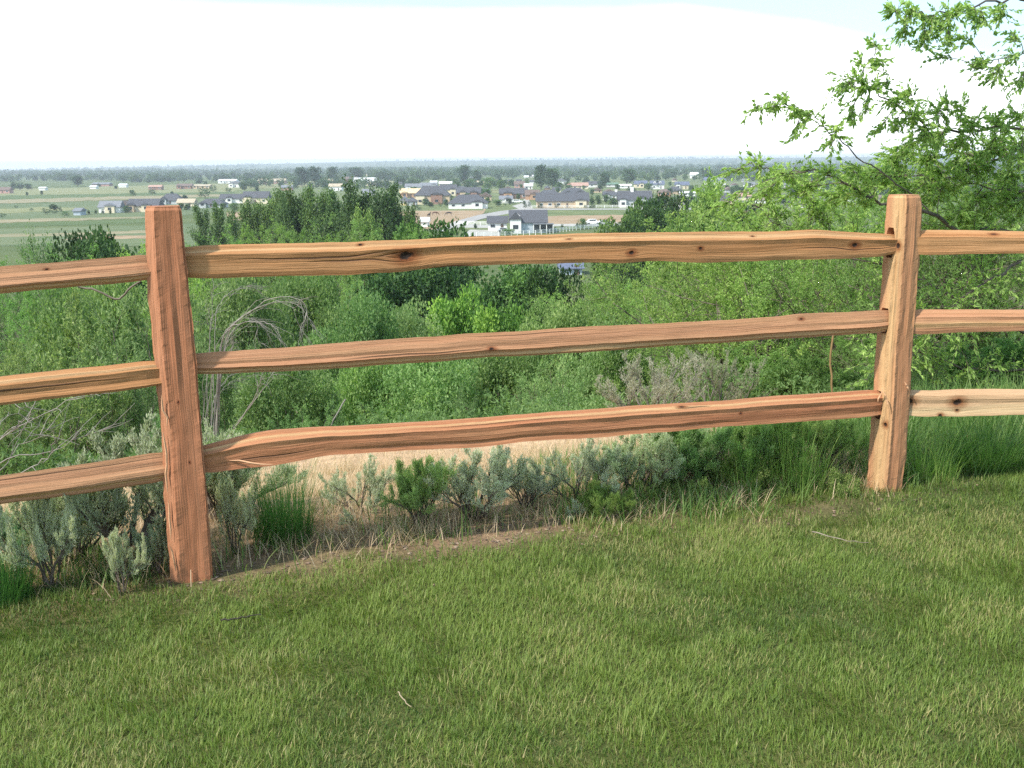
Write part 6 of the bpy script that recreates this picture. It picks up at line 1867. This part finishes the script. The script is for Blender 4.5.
def far_belt():
    """the tree belts out on the plain that read as one mass"""
    r = np.random.default_rng(123)
    P = []
    # (px0, px1, offset below horizon start, end, count, height m)
    belts = [(330, 1100, 5, 9, 1300, 11), (480, 1100, 8, 16, 1300, 11), (330, 520, 8, 16, 450, 12),
             (-80, 330, 5, 9, 900, 9), (-80, 200, 8, 14, 520, 10), (120, 330, 9, 16, 480, 8), (-40, 240, 16, 45, 22, 3.0), (600, 760, 15, 21, 140, 9), (760, 1100, 14, 40, 500, 9), (395, 620, 17, 24, 110, 6), (240, 420, 15, 26, 200, 8)]
    for x0, x1, o0, o1, n, h in belts:
        px = r.uniform(x0, x1, n); oy = r.uniform(o0, o1, n)
        # rows rather than an even scatter
        rows = r.uniform(o0, o1, 7); k = r.integers(0, 7, n); use = r.uniform(0, 1, n) < 0.55
        oy = np.where(use, rows[k] + (px - x0) / (x1 - x0) * r.uniform(-1, 1, 7)[k], oy)
        den = 0.5 + 0.5 * np.sin(px * 0.045 + oy * 1.3) + 0.4 * np.sin(px * 0.11 + oy)
        keep = r.uniform(0, 1, n) < np.clip(den, 0.15, 1)
        for a, b in zip(px[keep], oy[keep]):
            hy = 163 + (512 - a) * 0.0087
            q = on_valley(a, hy + max(b, 1.5) + 0.6)
            if q[1] > 9000: continue
            P.append((q[0], q[1], h * r.uniform(0.6, 1.45), r.uniform(0, 1)))
    for _ in range(5600):
        a = r.uniform(-90, 1110); D_ = 2700 * (9300 / 2700) ** r.uniform(0, 1)
        x = (a - 512) / FPX * D_
        if vnoise(x, D_ * 0.6, 1000, 3, 3) + r.normal() * 0.16 < 0.06: continue
        P.append((x, D_, r.uniform(6, 13) * (1 + D_ / 15000), r.uniform(0, 1)))
    P = np.array(P)
    GZ = hgt(P[:, 0], P[:, 1])
    n = len(P); D = P[:, 1]
    per = np.clip(190000 / D, 26, 220).astype(int)
    idx = np.repeat(np.arange(n), per); m = len(idx)
    hh = P[idx, 2]; wide = r.uniform(0.7, 1.5, n)[idx]
    lob = r.uniform(0, 1, (n, 5, 3)); l = r.integers(0, 5, m)
    c = lob[idx, l]
    cx = (c[:, 0] - .5) * 0.55 * hh * wide; cyy = (c[:, 1] - .5) * 0.55 * hh * wide; cz = (0.30 + 0.48 * c[:, 2]) * hh
    d = unit(r.normal(size=(m, 3))); rad = hh * 0.23 * r.uniform(0.6, 1.1, m)
    pos = np.stack([P[idx, 0] + cx, P[idx, 1] + cyy, GZ[idx] + cz], 1) + d * rad[:, None]
    pos[:, 2] = np.maximum(pos[:, 2], GZ[idx] + 0.4)
    L = np.clip(D[idx] * 0.0012, 0.9, 4.0) * r.uniform(0.7, 1.3, m)
    V, F = leaves_mesh(pos, d + r.normal(size=(m, 3)) * 0.6, L, L * 0.8, r)
    tone = np.clip(P[idx, 3] * 0.6 + 0.1 + r.normal(size=m) * 0.13, 0, 1)
    o = link('distant_woods', mesh_np('distant_woods', V, F, MAT_FAR, tone=np.repeat(tone, 4)))
    o.color = (1.15, 1.15, 1.0, 1)
    setp(o, 'hazy belts of trees across the plain up to the horizon', 'woods', kind='stuff')


far_belt()

# ------------------------------------------------------------------ light and sky
SUN_DIR = unit(np.array([-0.66, -0.50, 0.92]))     # towards the sun
sl = bpy.data.lights.new('sun', 'SUN'); sl.energy = 4.3; sl.angle = R(2.5); sl.color = (1.0, 0.93, 0.83)
so = bpy.data.objects.new('sun', sl); col.objects.link(so)
so.rotation_euler = Vector(SUN_DIR).to_track_quat('Z', 'Y').to_euler()
so.location = (-20, -20, 40)

world = bpy.data.worlds.new('World'); scene.world = world; world.use_nodes = True
nt = world.node_tree; nt.nodes.clear()
wo = nt.nodes.new('ShaderNodeOutputWorld'); bg = nt.nodes.new('ShaderNodeBackground')
sky = nt.nodes.new('ShaderNodeTexSky'); sky.sky_type = 'NISHITA'; sky.sun_disc = False
sky.sun_elevation = math.asin(SUN_DIR[2]); sky.sun_rotation = math.atan2(SUN_DIR[0], SUN_DIR[1])
sky.air_density = 1.0; sky.dust_density = 1.2; sky.ozone_density = 1.0
bg.inputs[1].default_value = 0.14
tc = nt.nodes.new('ShaderNodeTexCoord')
sp = nt.nodes.new('ShaderNodeSeparateXYZ'); nt.links.new(tc.outputs['Generated'], sp.inputs[0])
# elevation above which the low bank of white cloud opens to blue, wavering with direction
mp = nt.nodes.new('ShaderNodeMapping'); mp.inputs['Scale'].default_value = (1.6, 1.6, 7.0)
nt.links.new(tc.outputs['Generated'], mp.inputs[0])
nz = noise(nt, mp.outputs[0], 1.6, 6, 0.55)
edge = math_n(nt, 'ADD', sp.outputs[2], math_n(nt, 'MULTIPLY', math_n(nt, 'SUBTRACT', nz, 0.5), 0.030))
edge = math_n(nt, 'ADD', edge, math_n(nt, 'MULTIPLY', math_n(nt, 'MAXIMUM', math_n(nt, 'SUBTRACT', sp.outputs[0], 0.16), 0.0), 0.22))
cl_low = ramp(nt, edge, [(0.122, (1, 1, 1)), (0.148, (0, 0, 0))])
nz2 = noise(nt, mp.outputs[0], 2.3, 7, 0.6)
cl_hi = ramp(nt, nz2, [(0.54, (0, 0, 0)), (0.74, (0.7, 0.7, 0.7))])
hi_gate = ramp(nt, sp.outputs[2], [(0.22, (0, 0, 0)), (0.38, (1, 1, 1))])
cl_hi = mix(nt, 1.0, cl_hi, hi_gate, 'MULTIPLY')
cl = mix(nt, 1.0, cl_low, cl_hi, 'LIGHTEN')
sk = mix(nt, 0.42, sky.outputs[0], (5.2, 7.7, 9.2))
ccol = ramp(nt, nz2, [(0.3, (1.0, 1.0, 1.0)), (0.8, (0.92, 0.95, 1.0))])
cc = nt.nodes.new('ShaderNodeVectorMath'); cc.operation = 'SCALE'; cc.inputs[3].default_value = 10.5
nt.links.new(ccol, cc.inputs[0])
skc = mix(nt, cl, sk, cc.outputs[0])
nt.links.new(skc, bg.inputs[0]); nt.links.new(bg.outputs[0], wo.inputs[0])

# haze: one closed box of air
import bmesh as _bm
bm = _bm.new(); _bm.ops.create_cube(bm, size=1.0)
me = bpy.data.meshes.new('haze'); bm.to_mesh(me); bm.free()
hz = link('haze', me, None, (0, 3500, (-23.5 + 46) / 2)); hz.scale = (16000, 15000, 69.5)
m, nt, out = newmat('hazy_air')
pv = nt.nodes.new('ShaderNodeVolumePrincipled'); pv.inputs['Color'].default_value = (0.86, 0.93, 1.0, 1)
pv.inputs['Density'].default_value = 2.1e-4; pv.inputs['Anisotropy'].default_value = 0.25
nt.links.new(pv.outputs[0], out.inputs['Volume'])
me.materials.append(m)
m.volume_intersection_method = 'FAST' if hasattr(m, 'volume_intersection_method') else m.volume_intersection_method
setp(hz, kind='stuff')

vs = scene.view_settings
vs.view_transform = 'Standard'; vs.look = 'None'; vs.gamma = 1.0; vs.exposure = 0.60; vs.use_curve_mapping = False
scene.render.engine = 'CYCLES'
cy = scene.cycles
cy.use_denoising = False
try: cy.denoiser = 'OPENIMAGEDENOISE'; cy.denoising_prefilter = 'ACCURATE'
except Exception: pass
cy.max_bounces = 6; cy.diffuse_bounces = 3; cy.glossy_bounces = 2; cy.transmission_bounces = 3; cy.transparent_max_bounces = 6; cy.volume_bounces = 0
cy.sample_clamp_indirect = 6
cy.use_adaptive_sampling = True; cy.adaptive_threshold = 0.015
